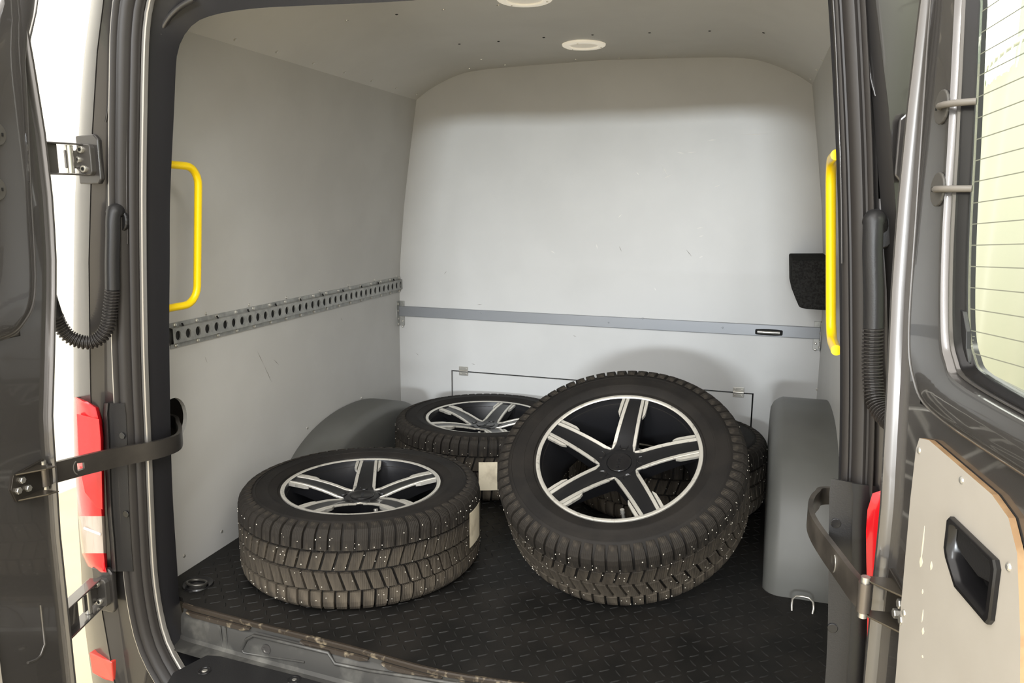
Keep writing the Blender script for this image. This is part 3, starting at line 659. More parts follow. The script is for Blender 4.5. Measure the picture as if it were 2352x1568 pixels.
# ------------------------------------------------------------------ wheels
RT, WH, RR = 0.334, 0.1125, 0.222
def make_wheel():
    root = thing('wheel', 'wheel', 'wheel')
    half_p = [(0.207, 0.080), (0.214, 0.092), (0.2235, 0.0985), (0.2285, 0.0985), (0.2300, 0.103), (0.238, 0.1075), (0.252, 0.1110), (0.2525, 0.1120), (0.256, 0.1125), (0.258, 0.1118), (0.272, 0.1122), (0.286, 0.1108), (0.2865, 0.1118), (0.290, 0.1115), (0.292, 0.1100),
              (0.303, 0.1060), (0.313, 0.0995), (0.321, 0.0920), (0.3240, 0.082), (0.3250, 0.05), (0.3252, 0.0)]
    prof = half_p+[(r, -z) for r, z in reversed(half_p[:-1])]
    tyre = obj('tyre', MB().lathe(prof, 96), rubber, root, smooth=40)
    NB = 64; da = 2*PI/NB
    def block(rows_, skew):
        # rows_: (r_base, r_top, z, half angle scale) cross-sections from one side of the row to the other
        rings = []
        for rb, rt_, z, hw in rows_:
            sk = skew*(z-rows_[0][2])/(rows_[-1][2]-rows_[0][2]+1e-9)
            a0, a1 = -da*hw+sk, da*hw+sk
            rings.append([Vector((r*math.cos(a), r*math.sin(a), z)) for r, a in ((rb, a0), (rt_, a0*0.97+sk*0.03), (rt_+0.0004, (a0+a1)/2), (rt_, a1*0.97+sk*0.03), (rb, a1))])
        return mesh_of(MB().loft(rings, True, True, True), 'tread_block')
    sh_rows = [(0.322, 0.326, 0.0535, .43), (0.322, 0.3340, 0.0545, .42), (0.322, 0.3332, 0.080, .41), (0.318, 0.3300, 0.0935, .41), (0.308, 0.3215, 0.1040, .40), (0.298, 0.3080, 0.1090, .36), (0.296, 0.2985, 0.1100, .33)]
    in_rows = [(0.324, 0.3265, 0.0030, .41), (0.324, 0.3343, 0.0042, .41), (0.324, 0.3341, 0.0480, .41), (0.324, 0.3265, 0.0492, .41)]
    neg = lambda R_: [(a, b, -z, h) for a, b, z, h in R_]
    kinds = [(block(sh_rows, 0.012), 0.0), (block(in_rows, 0.045), 0.3), (block(neg(in_rows), 0.045), 0.75), (block(neg(sh_rows), -0.012), 0.45)]
    for me, ph in kinds:
        me.materials.append(tread_m)
        for k in range(NB):
            b = bpy.data.objects.new('tread_block', me); COL.objects.link(b); b.parent = tyre; b.rotation_euler = (0, 0, (k+ph)*da)
    mb = MB(); rnd = random.Random(5)
    for k in range(230):
        z = rnd.choice([-1, 1])*rnd.choice([0.072, 0.083, 0.036, 0.014, 0.062, 0.090])+rnd.uniform(-.006, .006)
        a = rnd.uniform(0, 2*PI); az = abs(z)
        r = float(np.interp(az, [0, 0.08, 0.0935], [0.3347, 0.3336, 0.3304]))
        n = Vector((math.cos(a), math.sin(a), 0.0)); mb.disc(n*(r-0.0005)+Vector((0, 0, z)), n, rnd.uniform(0.0009, 0.0016), 0.0013, 6)
    for k in range(260):          # light grit packed in the grooves
        a = (rnd.randrange(NB)+0.5+rnd.choice([0, .3, .75, .45]))*da; z = rnd.uniform(-0.088, 0.088)
        n = Vector((math.cos(a), math.sin(a), 0)); c = n*(0.3285+rnd.uniform(0, 0.0062))+Vector((0, 0, z)); s = rnd.uniform(0.0007, 0.0014)
        mb.disc(c, n, s, s*1.2, 5, dome=True)
    o = obj('stud', mb, stud_m, tyre); o['kind'] = 'stuff'; o['label'] = 'bright metal studs and grit in the tread'
    # rim
    barrel = obj('rim_barrel', MB().lathe([(0.2112, 0.0986), (0.2104, 0.0900), (0.2075, 0.080), (0.201, 0.060), (0.196, 0.030), (0.186, -0.020), (0.186, -0.055), (0.198, -0.075), (0.207, -0.085), (0.221, -0.092), (0.2225, -0.0985)], 72), barrel_m, root, smooth=45)
    obj('rim_ring', MB().lathe([(0.2222, 0.0975), (0.2215, 0.1010), (0.2190, 0.1016), (0.2125, 0.1003), (0.2112, 0.0988)], 96), rim_pol, barrel, smooth=40, label='bright machined outer lip of the rim')
    # spokes
    def zsurf(u): return float(np.interp(u, [0.0, 0.03, 0.055, 0.10, 0.15, 0.185, 0.2115], [0.066, 0.066, 0.068, 0.082, 0.0925, 0.0965, 0.0985]))
    def hw(u): return float(np.interp(u, [0.0, 0.040, 0.055, 0.12, 0.2115], [0.022, 0.0305, 0.0325, 0.0300, 0.0265]))
    us = [0.018, 0.035, 0.048, 0.062, 0.085, 0.11, 0.135, 0.16, 0.185, 0.2115]
    E = 0.0098
    for k in range(5):
        rings = []
        for u in us:
            h, z = hw(u)-(E if u > 0.05 else 0.004), zsurf(u); dp = float(np.interp(u, [0.02, 0.1, 0.2115], [0.050, 0.045, 0.030]))
            rings.append([Vector((u, -h-E*0.9, z-dp)), Vector((u, -h-E*0.95, z-0.004)), Vector((u, -h, z-0.0028)), Vector((u, -h+0.003, z-0.0035)), Vector((u, h-0.003, z-0.0035)), Vector((u, h, z-0.0028)), Vector((u, h+E*0.95, z-0.004)), Vector((u, h+E*0.9, z-dp))])
        sp = obj('spoke', MB().loft(rings, True, True, True), rim_black, root, smooth=40); sp.rotation_euler = (0, 0, 2*PI*k/5)
        for sg in (-1, 1):
            rr_ = []
            for u in [0.044]+us[3:]:
                h = hw(u); z = zsurf(u); e0 = h-E; e1 = h
                if u < 0.05: e0, e1 = h-0.003, h+0.0015
                rr_.append([Vector((u, sg*e0, z-0.004)), Vector((u, sg*(e0+0.0006), z-0.0012)), Vector((u, sg*(e1-0.001), z)), Vector((u, sg*e1, z-0.0015)), Vector((u, sg*e1, z-0.006))])
            obj('polished_edge', MB().loft(rr_, True, True, True), rim_pol, sp, smooth=40, label='bright machined edge of the black spoke')
            f = []
            for u, w0, w1 in ((0.148, 0.0030, 0.0045), (0.160, 0.0030, 0.0100), (0.185, 0.0028, 0.0112), (0.2125, 0.0026, 0.0112)):
                h = hw(u); z = zsurf(u)-0.001
                f.append([Vector((u, sg*(h+w0-0.0005), z-0.008)), Vector((u, sg*(h+w0), z)), Vector((u, sg*(h+w1), z)), Vector((u, sg*(h+w1), z-0.008))])
            obj('blade', MB().loft(f, True, True, True), rim_pol, sp, label='short bright blade beside the spoke end')
        obj('bolt_hole', MB().lathe([(0.0125, 0.0), (0.0115, 0.0018), (0.0100, 0.001), (0.0085, -0.0005), (0.0005, -0.001)], 20), blackg, sp, smooth=50).location = (0.058, 0, zsurf(0.058)-0.0038)
    hub = obj('hub', MB().lathe([(0.052, 0.010), (0.052, 0.055), (0.047, 0.0645), (0.036, 0.066), (0.034, 0.0655), (0.033, 0.062), (0.0005, 0.062)], 40), rim_black, root, smooth=40)
    obj('centre_cap', MB().lathe([(0.0325, 0.058), (0.0325, 0.0665), (0.031, 0.0682), (0.029, 0.0685), (0.0275, 0.0678), (0.0005, 0.0680)], 36), blackg, hub, smooth=40)
    mb = MB()                      # faint raised mark across the cap, too worn to read
    for i, (x, w, h) in enumerate(((-0.019, 0.006, 0.008), (-0.0105, 0.005, 0.006), (-0.002, 0.006, 0.008), (0.007, 0.006, 0.007), (0.016, 0.007, 0.008))):
        mb.box((x-w*.3, 0, 0.0682), (0.0014, h, 0.0008)); mb.box((x+w*.3, 0, 0.0682), (0.0014, h, 0.0008)); mb.box((x, h*.4*(1 if i % 2 else -1), 0.0682), (w*.6, 0.0014, 0.0008))
    obj('cap_mark', mb, rim_black, hub)
    mb = MB().tube([(0.196, 0, 0.050), (0.188, 0, 0.062), (0.183, 0, 0.085)], [0.0055, 0.005, 0.004], 10); mb.tube([(0.183, 0, 0.083), (0.180, 0, 0.094)], 0.0055, 10)
    v = obj('valve_stem', mb, screw_m, barrel, smooth=50); v.rotation_euler = (0, 0, 2*PI*2.5/5+0.30)
    return root
proto = make_wheel()
def place_wheel(w, C, N, aim, label):
    C, N = Vector(C), Vector(N).normalized()
    q = N.to_track_quat('Z', 'Y'); R0 = q.to_matrix()
    pc = C+N*0.0985; d = ray(*aim); p = CAM_POS+d*((pc-CAM_POS).dot(N)/d.dot(N)); l = R0.transposed() @ (p-pc)
    ph = math.atan2(l.y, l.x)
    w.rotation_mode = 'QUATERNION'; w.rotation_quaternion = (R0 @ Matrix.Rotation(ph, 3, 'Z')).to_quaternion(); w.location = C
    tag(w, label, 'wheel', 'studded winter wheels on alloy rims')
    bpy.context.view_layer.update()
    return w
w1 = proto
w2, w3, w4 = copy_tree(proto), copy_tree(proto), copy_tree(proto)
place_wheel(w1, (-1.054, 1.854, WH+0.0005), (0, 0, 1), (848, 1055), 'wheel lying flat at the front left with studded tread and a white label')
place_wheel(w2, (-0.346, 2.025, 0.2555), (-0.049, -0.515, 0.856), (1460, 915), 'tilted wheel leaning face-up with its whole black and silver rim showing')
place_wheel(w3, (-0.968, 2.632, WH+0.0005), (0, 0, 1), (1164, 926), 'wheel lying flat against the bulkhead behind the front left wheel')
place_wheel(w4, (-0.299, 2.632, WH+0.0005), (0, 0, 1), (1500, 1000), 'wheel almost hidden underneath the leaning wheel beside the right wheel arch')
def sticker(w, px, py, ww, hh, name_label):
    best = None
    for a in np.linspace(0, 2*PI, 240, endpoint=False):
        for z in np.linspace(-0.08, 0.09, 24):
            P = w.matrix_world @ Vector((RT*math.cos(a), RT*math.sin(a), z)); n = w.matrix_world.to_3x3() @ Vector((math.cos(a), math.sin(a), 0))
            if n.dot(CAM_POS-P) < 0: continue
            x, y = project(P); e = (x-px)**2+(y-py)**2
            if best is None or e < best[0]: best = (e, a, z)
    _, a, z = best; R_ = RT+0.0015; g = ww/2/R_
    rings = [[Vector((r*math.cos(a+t), r*math.sin(a+t), zz)) for t in np.linspace(-g, g, 9)] for r, zz in ((R_, z-hh/2), (R_+0.0008, z-hh/2), (R_+0.0008, z+hh/2), (R_, z+hh/2))]
    o = obj('paper_label', MB().loft(rings, closed=False, loop=True), paper, w, smooth=40); o['label'] = name_label
sticker(w1, 1090, 1203, 0.088, 0.098, 'dirty white paper label stuck on the tread')
sticker(w3, 1123, 1091, 0.062, 0.098, 'dirty cream paper label stuck on the tread')

# ------------------------------------------------------------------ door check straps
def strap(label, m):
    if m: Q = [(1987, 1345, 1.17), (1962, 1315, 1.205), (1928, 1275, 1.27), (1893, 1235, 1.345), (1870, 1205, 1.41), (1860, 1190, 1.465), (1863, 1172, 1.52), (1875, 1158, 1.565), (1895, 1150, 1.60)]
    else: Q = [(100, 1080, 1.17), (140, 1075, 1.205), (215, 1062, 1.27), (290, 1045, 1.335), (362, 1022, 1.395), (404, 1003, 1.45), (414, 990, 1.50), (410, 985, 1.55), (402, 980, 1.60)]
    P = [U(a, b, y) for a, b, y in Q]; P = [(p.x if m else MIR-p.x, p.y) for p in P]; P.append((P[-1][0]+0.09, 1.62))
    P = catmull([Vector((x, y, 0)) for x, y in P], 5)
    base = Vector((P[0].x, 1.17, 0.43)); base = mir(base) if not m else base
    t = thing('door_check_strap', label, 'door strap', base); L = base
    rings = []; n = len(P)
    for i, p in enumerate(P):
        d = (P[min(i+1, n-1)]-P[max(i-1, 0)]).normalized(); s = Vector((d.y, -d.x, 0))
        k = i/(n-1); h = float(np.interp(k, [0, 0.05, 0.3, 0.75, 1], [0.0215, 0.0225, 0.022, 0.019, 0.016])); zc_ = 0.430-0.006*k; w = 0.0045
        q = [p+s*w+Vector((0, 0, zc_-h)), p+s*w*1.1+Vector((0, 0, zc_-h+0.003)), p+s*w*1.1+Vector((0, 0, zc_+h-0.003)), p+s*w+Vector((0, 0, zc_+h)), p-s*w+Vector((0, 0, zc_+h)), p-s*w+Vector((0, 0, zc_-h))]
        rings.append([(v if m else mir(v))-L for v in q])
    mb = MB().loft(rings, True, True, True)
    arm = obj('arm', mb, M('worn_strap_steel', (0.085, 0.075, 0.065) if m else (0.045, 0.040, 0.036), 0.36, 0.6, col2=(0.16, 0.14, 0.12) if m else (0.06, 0.054, 0.048), nscale=14), t, smooth=40)
    c = Vector((P[0].x, P[0].y, 0.430)); c = c if m else mir(c)
    obj('pivot_sleeve', MB().tube([c-L+Vector((0, 0, -0.023)), c-L+Vector((0, 0, 0.023))], 0.0095, 18), M('worn_steel', (0.16, 0.14, 0.12), 0.32, 0.7), t, smooth=40)
    obj('pivot_pin', MB().tube([c-L+Vector((0, 0, -0.032)), c-L+Vector((0, 0, 0.032))], 0.0065, 14), steel, t, smooth=40)
    # latch window cut through the arm near the door end, with a raised bead round it
    i = min(range(2, n-8), key=lambda i: abs(project(P[i]+Vector((0, 0, 0.43)) if m else mir(P[i]+Vector((0, 0, 0.43))))[0]-(1921 if m else 189)))
    p = P[i]; d = (P[i+1]-P[i-1]).normalized(); s = Vector((-d.y, d.x, 0))
    if s.x > 0: s = -s
    g = lambda v: (v if m else mir(v))-L
    hw_, hh_ = 0.0075, 0.0090
    q = [(-hw_, -hh_), (hw_, -hh_*0.8), (hw_, hh_*0.8), (-hw_, hh_)]
    cut(arm, MB().loft([[g(p+s*o+d*u+Vector((0, 0, 0.4285+v))) for u, v in q] for o in (-0.02, 0.02)], True, True, True))
    pts = [g(p+s*0.0052+d*(-0.006-0.010*math.cos(a))+Vector((0, 0, 0.4285+0.0155*math.sin(a)))) for a in np.linspace(-1.25, 1.25, 12)]
    obj('latch_bead', MB().tube(pts, 0.0012, 6), M('bead_steel', (0.22, 0.21, 0.19), 0.35, 0.6), t, smooth=60)
    return t
strap('black curved check strap from the left door bracket into the lining hole', False)
strap('black curved check strap hooked between the right door and the pillar', True)

# ------------------------------------------------------------------ cable conduits
def conduit(label, m):
    base = Vector((-1.352, 1.35, 0.80)); t = thing('cable_conduit', label, 'cable hose', mir(base) if m else base); L = Vector(t.location)
    f = (lambda p: mir(p)+Vector((0.033, 0, 0))-L) if m else (lambda p: Vector(p)-L)
    x = -1.354; elbow = [Vector((x-0.012, 1.378, 0.962)), Vector((x-0.004, 1.366, 0.975)), Vector((x, 1.352, 0.972)), Vector((x, 1.347, 0.955)), Vector((x-0.002, 1.345, 0.92)), Vector((x-0.008, 1.343, 0.86)), Vector((x-0.012, 1.342, 0.805))]
    el = catmull(elbow, 5)
    obj('elbow_tube', MB().tube([f(p) for p in el], [0.0165]*12+[0.0150]*(len(el)-12), 16, flat=1.0), blackp, t, smooth=60)
    obj('grommet', MB().disc(f(Vector((x-0.010, 1.374, 0.955))), (0, -1, 0), 0.028, 0.008, 20), blackp, t, bevel=0.002)
    if not m:
        run = [elbow[-1], Vector((x-0.020, 1.340, 0.765)), Vector((x-0.028, 1.334, 0.722)), Vector((x-0.044, 1.322, 0.696)), Vector((x-0.064, 1.305, 0.690)), Vector((-1.442, 1.288, 0.704)), Vector((-1.452, 1.274, 0.733)), Vector((-1.452, 1.266, 0.755))]
    else:
        run = [elbow[-1], Vector((x-0.014, 1.340, 0.755)), Vector((x-0.018, 1.335, 0.715)), Vector((x-0.025, 1.322, 0.685)), Vector((x-0.040, 1.295, 0.668)), Vector((x-0.058, 1.262, 0.664))]
    rp = resample(catmull(run, 8), 4*34+1)
    rad = [0.0138+0.0026*(1 if (i % 4) in (1, 2) else -1)*0.8 for i in range(len(rp))]
    obj('corrugated_hose', MB().tube([f(p) for p in rp], rad, 14), seal_m, t, smooth=25)
    if not m:
        tail = [Vector((-1.452, 1.268, 0.750)), Vector((-1.449, 1.258, 0.785)), Vector((-1.438, 1.245, 0.825))]
        obj('door_boot', MB().tube([f(p) for p in tail], [0.014, 0.013, 0.010], 12), blackp, t, smooth=60)
conduit('black corrugated cable hose looping from the left pillar to the left door', False)
conduit('black corrugated cable hose hanging down the right door pillar', True)

# ------------------------------------------------------------------ rear doors
def door(label, H, ang, right):
    s = 1 if right else -1; a = math.radians(ang)
    d = Vector((-math.cos(a)*s, -math.sin(a), 0)); n = Vector((-d.y, d.x, 0))*(-1 if right else 1)
    if n.x*s > 0: n = -n
    H = Vector((H[0], H[1], 0)); root = thing('rear_door', label, 'van door', (H.x, H.y, -0.3)); L = Vector(root.location)
    f = lambda t, z, w: H+d*t+n*w+Vector((0, 0, z))-L
    g = lambda px, py, w=0.0: None
    ez = [-0.35, 0.0, 0.30, 0.45, 0.535, 0.66, 0.75, 0.89, 1.01, 1.13, 1.27, 1.42, 1.55]; et = [0.03, 0.03, 0.03, 0.028, 0.03, 0.013, 0.002, -0.017, -0.022, -0.019, -0.007, 0.010, 0.030]
    ee = lambda z: float(np.interp(z, ez, et))+(float(np.interp(z, [0.4, 0.7], [-0.018, -0.012])) if right else float(np.interp(z, [0.3, 0.8], [0.020, 0.0])))
    def loop(pts, nn=5):
        P = catmull([Vector((t, z, 0)) for t, z in pts], nn, closed=True); return [(p.x, p.y) for p in P]
    bulge = [(0.0, 1.50), (0.002, 1.27), (0.012, 1.12), (0.022, 0.98), (0.034, 0.82), (0.07, 0.755), (0.148, 0.727), (0.40, 0.728), (0.60, 0.735), (0.665, 0.76), (0.69, 0.84), (0.70, 1.1), (0.68, 1.50)]
    trim = [(0.085, 1.42), (0.11, 1.25), (0.132, 1.09), (0.148, 0.95), (0.172, 0.845), (0.195, 0.81), (0.235, 0.793), (0.40, 0.79), (0.52, 0.795), (0.57, 0.815), (0.59, 0.86), (0.595, 1.1), (0.58, 1.42)]
    gl = [(0.118, 1.39), (0.136, 1.235), (0.158, 1.085), (0.176, 0.955), (0.198, 0.858), (0.222, 0.822), (0.258, 0.808), (0.40, 0.804), (0.48, 0.81), (0.52, 0.83), (0.538, 0.87), (0.542, 1.1), (0.53, 1.38)]
    mix = lambda A_, B_, k: [(x0+(x1-x0)*k, z0+(z1-z0)*k) for (x0, z0), (x1, z1) in zip(A_, B_)]
    b_, t_, g_ = loop(bulge), loop(trim), loop(gl)
    grow = lambda A_, k: mix(A_, t_, -k)
    rings = [(mix(b_, t_, -0.10), -0.0185), (b_, -0.0165), (mix(b_, t_, 0.06), -0.010), (mix(b_, t_, 0.16), -0.003), (mix(b_, t_, 0.30), 0.0), (mix(b_, t_, 0.95), 0.0), (t_, -0.001), (mix(t_, g_, 0.06), -0.006), (mix(t_, g_, 0.16), -0.010), (mix(t_, g_, 0.26), -0.007), (mix(t_, g_, 0.34), -0.008), (mix(t_, g_, 0.42), -0.012), (mix(t_, g_, 0.50), -0.013)]
    mb = MB().loft([[f(t, z, w) for t, z in R_] for R_, w in rings])
    frame = obj('window_frame', mb, paint_in, root, smooth=40)
    rings = [(mix(t_, g_, 0.46), -0.012), (mix(t_, g_, 0.54), -0.009), (mix(t_, g_, 0.66), -0.011), (mix(t_, g_, 0.90), -0.018), (g_, -0.020), (g_, -0.030)]
    obj('window_seal', MB().loft([[f(t, z, w) for t, z in R_] for R_, w in rings]), blackg, root, smooth=40)
    # outer skin with window opening, recessed lower inner face and folded edge
    zz = [-0.35, -0.1, 0.15, 0.30, 0.45, 0.535, 0.66, 0.73]
    PSH = -0.022 if right else 0.088
    mb = MB(); ca, cb, SW = 0.24+PSH, 0.42+PSH, -0.0165
    mb.loft([[f(ee(z)+0.013, z, SW), f(ee(z)+0.04, z, SW), f(ca, z, SW)] for z in zz], closed=False); mb.loft([[f(cb, z, SW), f(0.72, z, SW)] for z in zz], closed=False)
    for part in (zz[:6], zz[6:]): mb.loft([[f(ca, z, SW), f(cb, z, SW)] for z in part], closed=False)
    mb.loft([[f(ee(z)+0.013, z, SW), f(0.088, z, SW)] for z in (0.73, 0.82, 0.9, 1.01, 1.13, 1.27, 1.4, 1.5)], closed=False)
    obj('inner_skin', mb, paint_in, root, smooth=40)
    zz = [z for z in np.linspace(-0.35, 1.52, 30)]
    pr = [(0.0150, -0.0165), (0.0140, -0.012), (0.0125, -0.005), (0.0095, -0.001), (0.0055, 0.0), (0.0018, -0.003), (-0.001, -0.012), (0.0, -0.046), (0.012, -0.050)]
    mb = MB().loft([[f(ee(z)+dt, z, w) for dt, w in pr] for z in zz], closed=False)
    obj('edge_flange', mb, paint_in, root, smooth=30)
    og = [(max(0.03, t-0.075) if t < 0.30 else t-0.02, z) for t, z in mix(t_, g_, 0.5)]; n_ = len(og)
    mb = MB(); outer_rect = []
    for t, z in og:
        ct, cz = 0.36, 1.08; v = Vector((t-ct, z-cz)); 
        k = min([(k_) for k_ in ((0.74-ct)/v.x if v.x > 1e-6 else 9e9, (0.012-ct)/v.x if v.x < -1e-6 else 9e9, (1.52-cz)/v.y if v.y > 1e-6 else 9e9, (-0.35-cz)/v.y if v.y < -1e-6 else 9e9)])
        outer_rect.append((ct+v.x*k, cz+v.y*k))
    for c in ((0.012, -0.35), (0.74, -0.35), (0.74, 1.52), (0.012, 1.52)):
        i = min(range(n_), key=lambda i: (outer_rect[i][0]-c[0])**2+(outer_rect[i][1]-c[1])**2); outer_rect[i] = c
    mb.loft([[f(t, z, -0.042) for t, z in og], [f(t, z, -0.050) for t, z in og], [f(t, z, -0.050) for t, z in outer_rect]])
    obj('outer_skin', mb, paint, root, smooth=30)
    mb = MB().loft([[f(t, z, -0.0215) for t, z in grow(g_, 0.0)], [f(t, z, -0.0245) for t, z in grow(g_, 0.0)]], True, True, True)
    pane = obj('window_pane', mb, glass, root, label='clear heated rear window glass')
    for i in range(24):
        z = 0.826+i*0.0250
        def edge_t(A_, left):
            c = [(t, zq) for t, zq in A_ if (t < 0.36) == left]
            c.sort(key=lambda q: q[1]); return float(np.interp(z, [q[1] for q in c], [q[0] for q in c]))
        if z > 1.345: break
        t0, t1 = edge_t(g_, True)+0.006, edge_t(g_, False)-0.006
        sl = 0.065; t1 = min(t1, 0.50)
        mb = MB().prism([(t0, z-0.0006), (t1, z-0.0006+sl*(t1-t0)), (t1, z+0.0006+sl*(t1-t0)), (t0, z+0.0006)], lambda u, v, w: f(u, v, w), -0.0215, -0.0211)
        obj('heater_line', mb, heat_m, pane)
    if right:
        mb = MB()                  # small printed stamp on the glass, too small to read
        for k, (dz, t0, t1) in enumerate(((0.0, 0.249, 0.2515), (0.0035, 0.246, 0.2525), (0.0085, 0.247, 0.254), (0.0125, 0.248, 0.2545), (0.018, 0.2500, 0.2535), (0.0225, 0.2495, 0.2550))):
            mb.prism([(t0-0.036, 0.822+dz), (t1-0.036, 0.8225+dz), (t1-0.036, 0.8236+dz), (t0-0.036, 0.823+dz)], f, -0.0215, -0.0211)
        obj('glass_stamp', mb, heat_m, pane)
        mb = MB().prism([(0.1865, 0.874), (0.194, 0.872), (0.210, 0.850), (0.2145, 0.830), (0.226, 0.815), (0.212, 0.816), (0.198, 0.842)], f, -0.0210, -0.015)
        obj('wire_boot', mb, blackp, root, bevel=0.001)
    # clips over the frame edge
    for z, t0 in ((1.120, 0.1125), (1.018, 0.1265)):
        ring = [(t0+0.0215*math.cos(u), z+0.0215*math.sin(u)) for u in np.linspace(0, 2*PI, 18, endpoint=False)]
        c = obj('clip', MB().prism(ring, f, 0.0, 0.004), M('grey_clip_plastic', (0.075, 0.070, 0.062), 0.5), root, bevel=0.0015)
        pth = [f(t0+0.002, z, 0.005), f(t0+0.010, z, 0.0085), f(t0+0.028, z, 0.008), f(t0+0.045, z, -0.002), f(t0+0.055, z, -0.016)]
        obj('clip_arm', MB().tube(catmull(pth, 3), 0.0042, 10), M('grey_clip_arm', (0.16, 0.145, 0.125), 0.4), c, smooth=60)
        obj('clip_hole', MB().box(f(t0-0.0105, z, 0.0042), (0.003, 0.003, 0.006)), dark_m, c)
    # cream plywood panel on the lower half with a grab recess
    poly = [(0.145, -0.33), (0.145, 0.34), (0.138, 0.45), (0.133, 0.60), (0.135, 0.672), (0.143, 0.690), (0.175, 0.697), (0.355, 0.692), (0.395, 0.682), (0.420, 0.655), (0.445, 0.58), (0.475, 0.45), (0.64, 0.30), (0.64, -0.33)]
    poly = [(t+PSH, z) for t, z in poly]
    mb = MB().prism(poly, f, -0.0150, -0.008, 0)
    pan = obj('panel', mb, [ply_face, ply_edge], root, label='cream laminated plywood panel')
    hp = [(0.272, 0.632), (0.388, 0.632), (0.394, 0.624), (0.394, 0.566), (0.388, 0.558), (0.306, 0.558), (0.273, 0.580), (0.266, 0.590), (0.266, 0.626)]
    hp = [(t+PSH, z) for t, z in hp]; cc = (0.332+PSH, 0.597); sc = lambda k, dt=0: [(cc[0]+(t-cc[0])*k+dt, cc[1]+(z-cc[1])*k) for t, z in hp]
    cut(pan, MB().prism(sc(0.93), f, -0.06, 0.0))
    for p_ in pan.data.polygons:
        wn = p_.normal.dot(n); p_.material_index = 0 if abs(wn) > 0.8 else 1
    rings = [(sc(1.0), -0.0080), (sc(1.0), -0.0035), (sc(0.97), -0.0015), (sc(0.86), -0.0015), (sc(0.82), -0.0035), (sc(0.78), -0.010), (sc(0.74), -0.032), (sc(0.5), -0.034)]
    rec = obj('grab_recess', MB().loft([[f(t, z, w) for t, z in R_] for R_, w in rings], True, False, True), blackg, root, smooth=35, label='black plastic grab recess with cut lower corner')
    obj('grab_lip', MB().prism([(0.285, 0.622), (0.380, 0.622), (0.380, 0.600), (0.345, 0.592), (0.300, 0.597), (0.285, 0.605)], lambda u, v, w: f(u+PSH, v, w), -0.020, -0.008), blackp, rec, bevel=0.002)
    for t, z in ((0.147, 0.674), (0.281, 0.681), (0.408, 0.634), (0.152, 0.440)):
        obj('screw', MB().disc(f(t+PSH, z, -0.008), n, 0.0048, 0.0028, 10, dome=True), screw_m, pan)
    if right:
        mb = MB(); rnd = random.Random(3)
        for t, z, l, w in ((0.190, 0.560, 0.050, 0.0022), (0.190, 0.535, 0.016, 0.006), (0.223, 0.545, 0.012, 0.004), (0.205, 0.500, 0.007, 0.0025), (0.213, 0.470, 0.018, 0.0018), (0.219, 0.452, 0.010, 0.004), (0.226, 0.420, 0.004, 0.003)):
            t += PSH; mb.prism([(t, z+l/2), (t+w, z+l*.1), (t+w*.6, z-l*.3), (t, z-l/2), (t-w*.7, z-l*.15), (t-w*.5, z+l*.2)], f, -0.008, -0.0077)
        o = obj('chip', mb, M('chipped_laminate', (0.80, 0.72, 0.56), 0.7), pan); o['kind'] = 'stuff'
    # pressed recess at the foot of the inner skin, seen on the left door
    ring = [(0.092, 0.16), (0.092, 0.07), (0.106, 0.052), (0.12, 0.05)]
    obj('pressed_bead', MB().tube([f(t+0.02, z, -0.0165) for t, z in ring+[(0.14, 0.056)]], 0.003, 8), paint_in, root, smooth=60)
    # strap bracket
    zb = 0.430; bo = 0.0 if right else 0.022
    mb = MB(); mb.prism([(0.045, zb-0.036), (0.125, zb-0.028), (0.135, zb), (0.125, zb+0.028), (0.045, zb+0.036)], lambda t, z, w: f(t+bo, z, w), -0.019, -0.012)
    br = obj('strap_bracket', mb, M('oiled_bracket', (0.055, 0.048, 0.040), 0.35, 0.6), root, bevel=0.001)
    for sg in (-1, 1):
        tri = [(0.062, -0.016), (0.125, -0.016), (0.080, 0.022), (0.060, 0.030)]
        P0 = [f(t+bo, zb+sg*0.0255, w) for t, w in tri]; P1 = [f(t+bo, zb+sg*0.0285, w) for t, w in tri]
        obj('bracket_ear', MB().loft([P0, P1], True, True, True), M('oiled_ear', (0.10, 0.085, 0.065), 0.3, 0.7), br, bevel=0.0008)
    for t, z in ((0.108, zb+0.012), (0.095, zb-0.010), (0.120, zb-0.006)):
        obj('bolt', MB().disc(f(t+bo, z, -0.012), n, 0.0072, 0.006, 6), steel, br)
    # goose-neck hinges with socket bolts
    for zt, zb_ in ((1.120, 1.052), (0.085, 0.012)):
        zc_ = (zt+zb_)/2; hh = (zt-zb_)/2
        e = ee(zc_)
        A0 = f(e-0.001, zc_, -0.030)+L; B0 = U(190, 367, 1.342) if zc_ > 0.5 else U(226, 1356, 1.338); zc_ = B0.z; A0.z = zc_; B0 = mir(B0)+Vector((0.034, 0, 0)) if right else B0
        ax = (B0-A0); ax.z = 0; ln = ax.length; ax.normalize(); sd = Vector((ax.y, -ax.x, 0))
        Rm = Matrix((ax, sd, Vector((0, 0, 1)))).transposed()
        mb = MB()
        mb.box(A0+ax*ln*0.22-L, (ln*0.40, 0.006, hh*1.8), Rm); mb.box(A0+ax*ln*0.76-L, (ln*0.36, 0.006, hh*1.1), Rm)
        mb.box(A0+ax*ln*0.48+Vector((0, 0, hh*0.93))-L, (ln*0.96, 0.030, 0.004), Rm); mb.box(A0+ax*ln*0.48-Vector((0, 0, hh*0.93))-L, (ln*0.96, 0.034, 0.004), Rm)
        hg = obj('hinge', mb, paint_in, root, bevel=0.0015)
        obj('hinge_pin', MB().tube([A0+ax*ln*0.70-Vector((0, 0, hh*0.85))-L, A0+ax*ln*0.70+Vector((0, 0, hh*0.85))-L], 0.008, 14), steel, hg, smooth=40)
        pc = B0+Vector((0.020*s*-1, -0.004, 0)); sx = -1 if right else 1
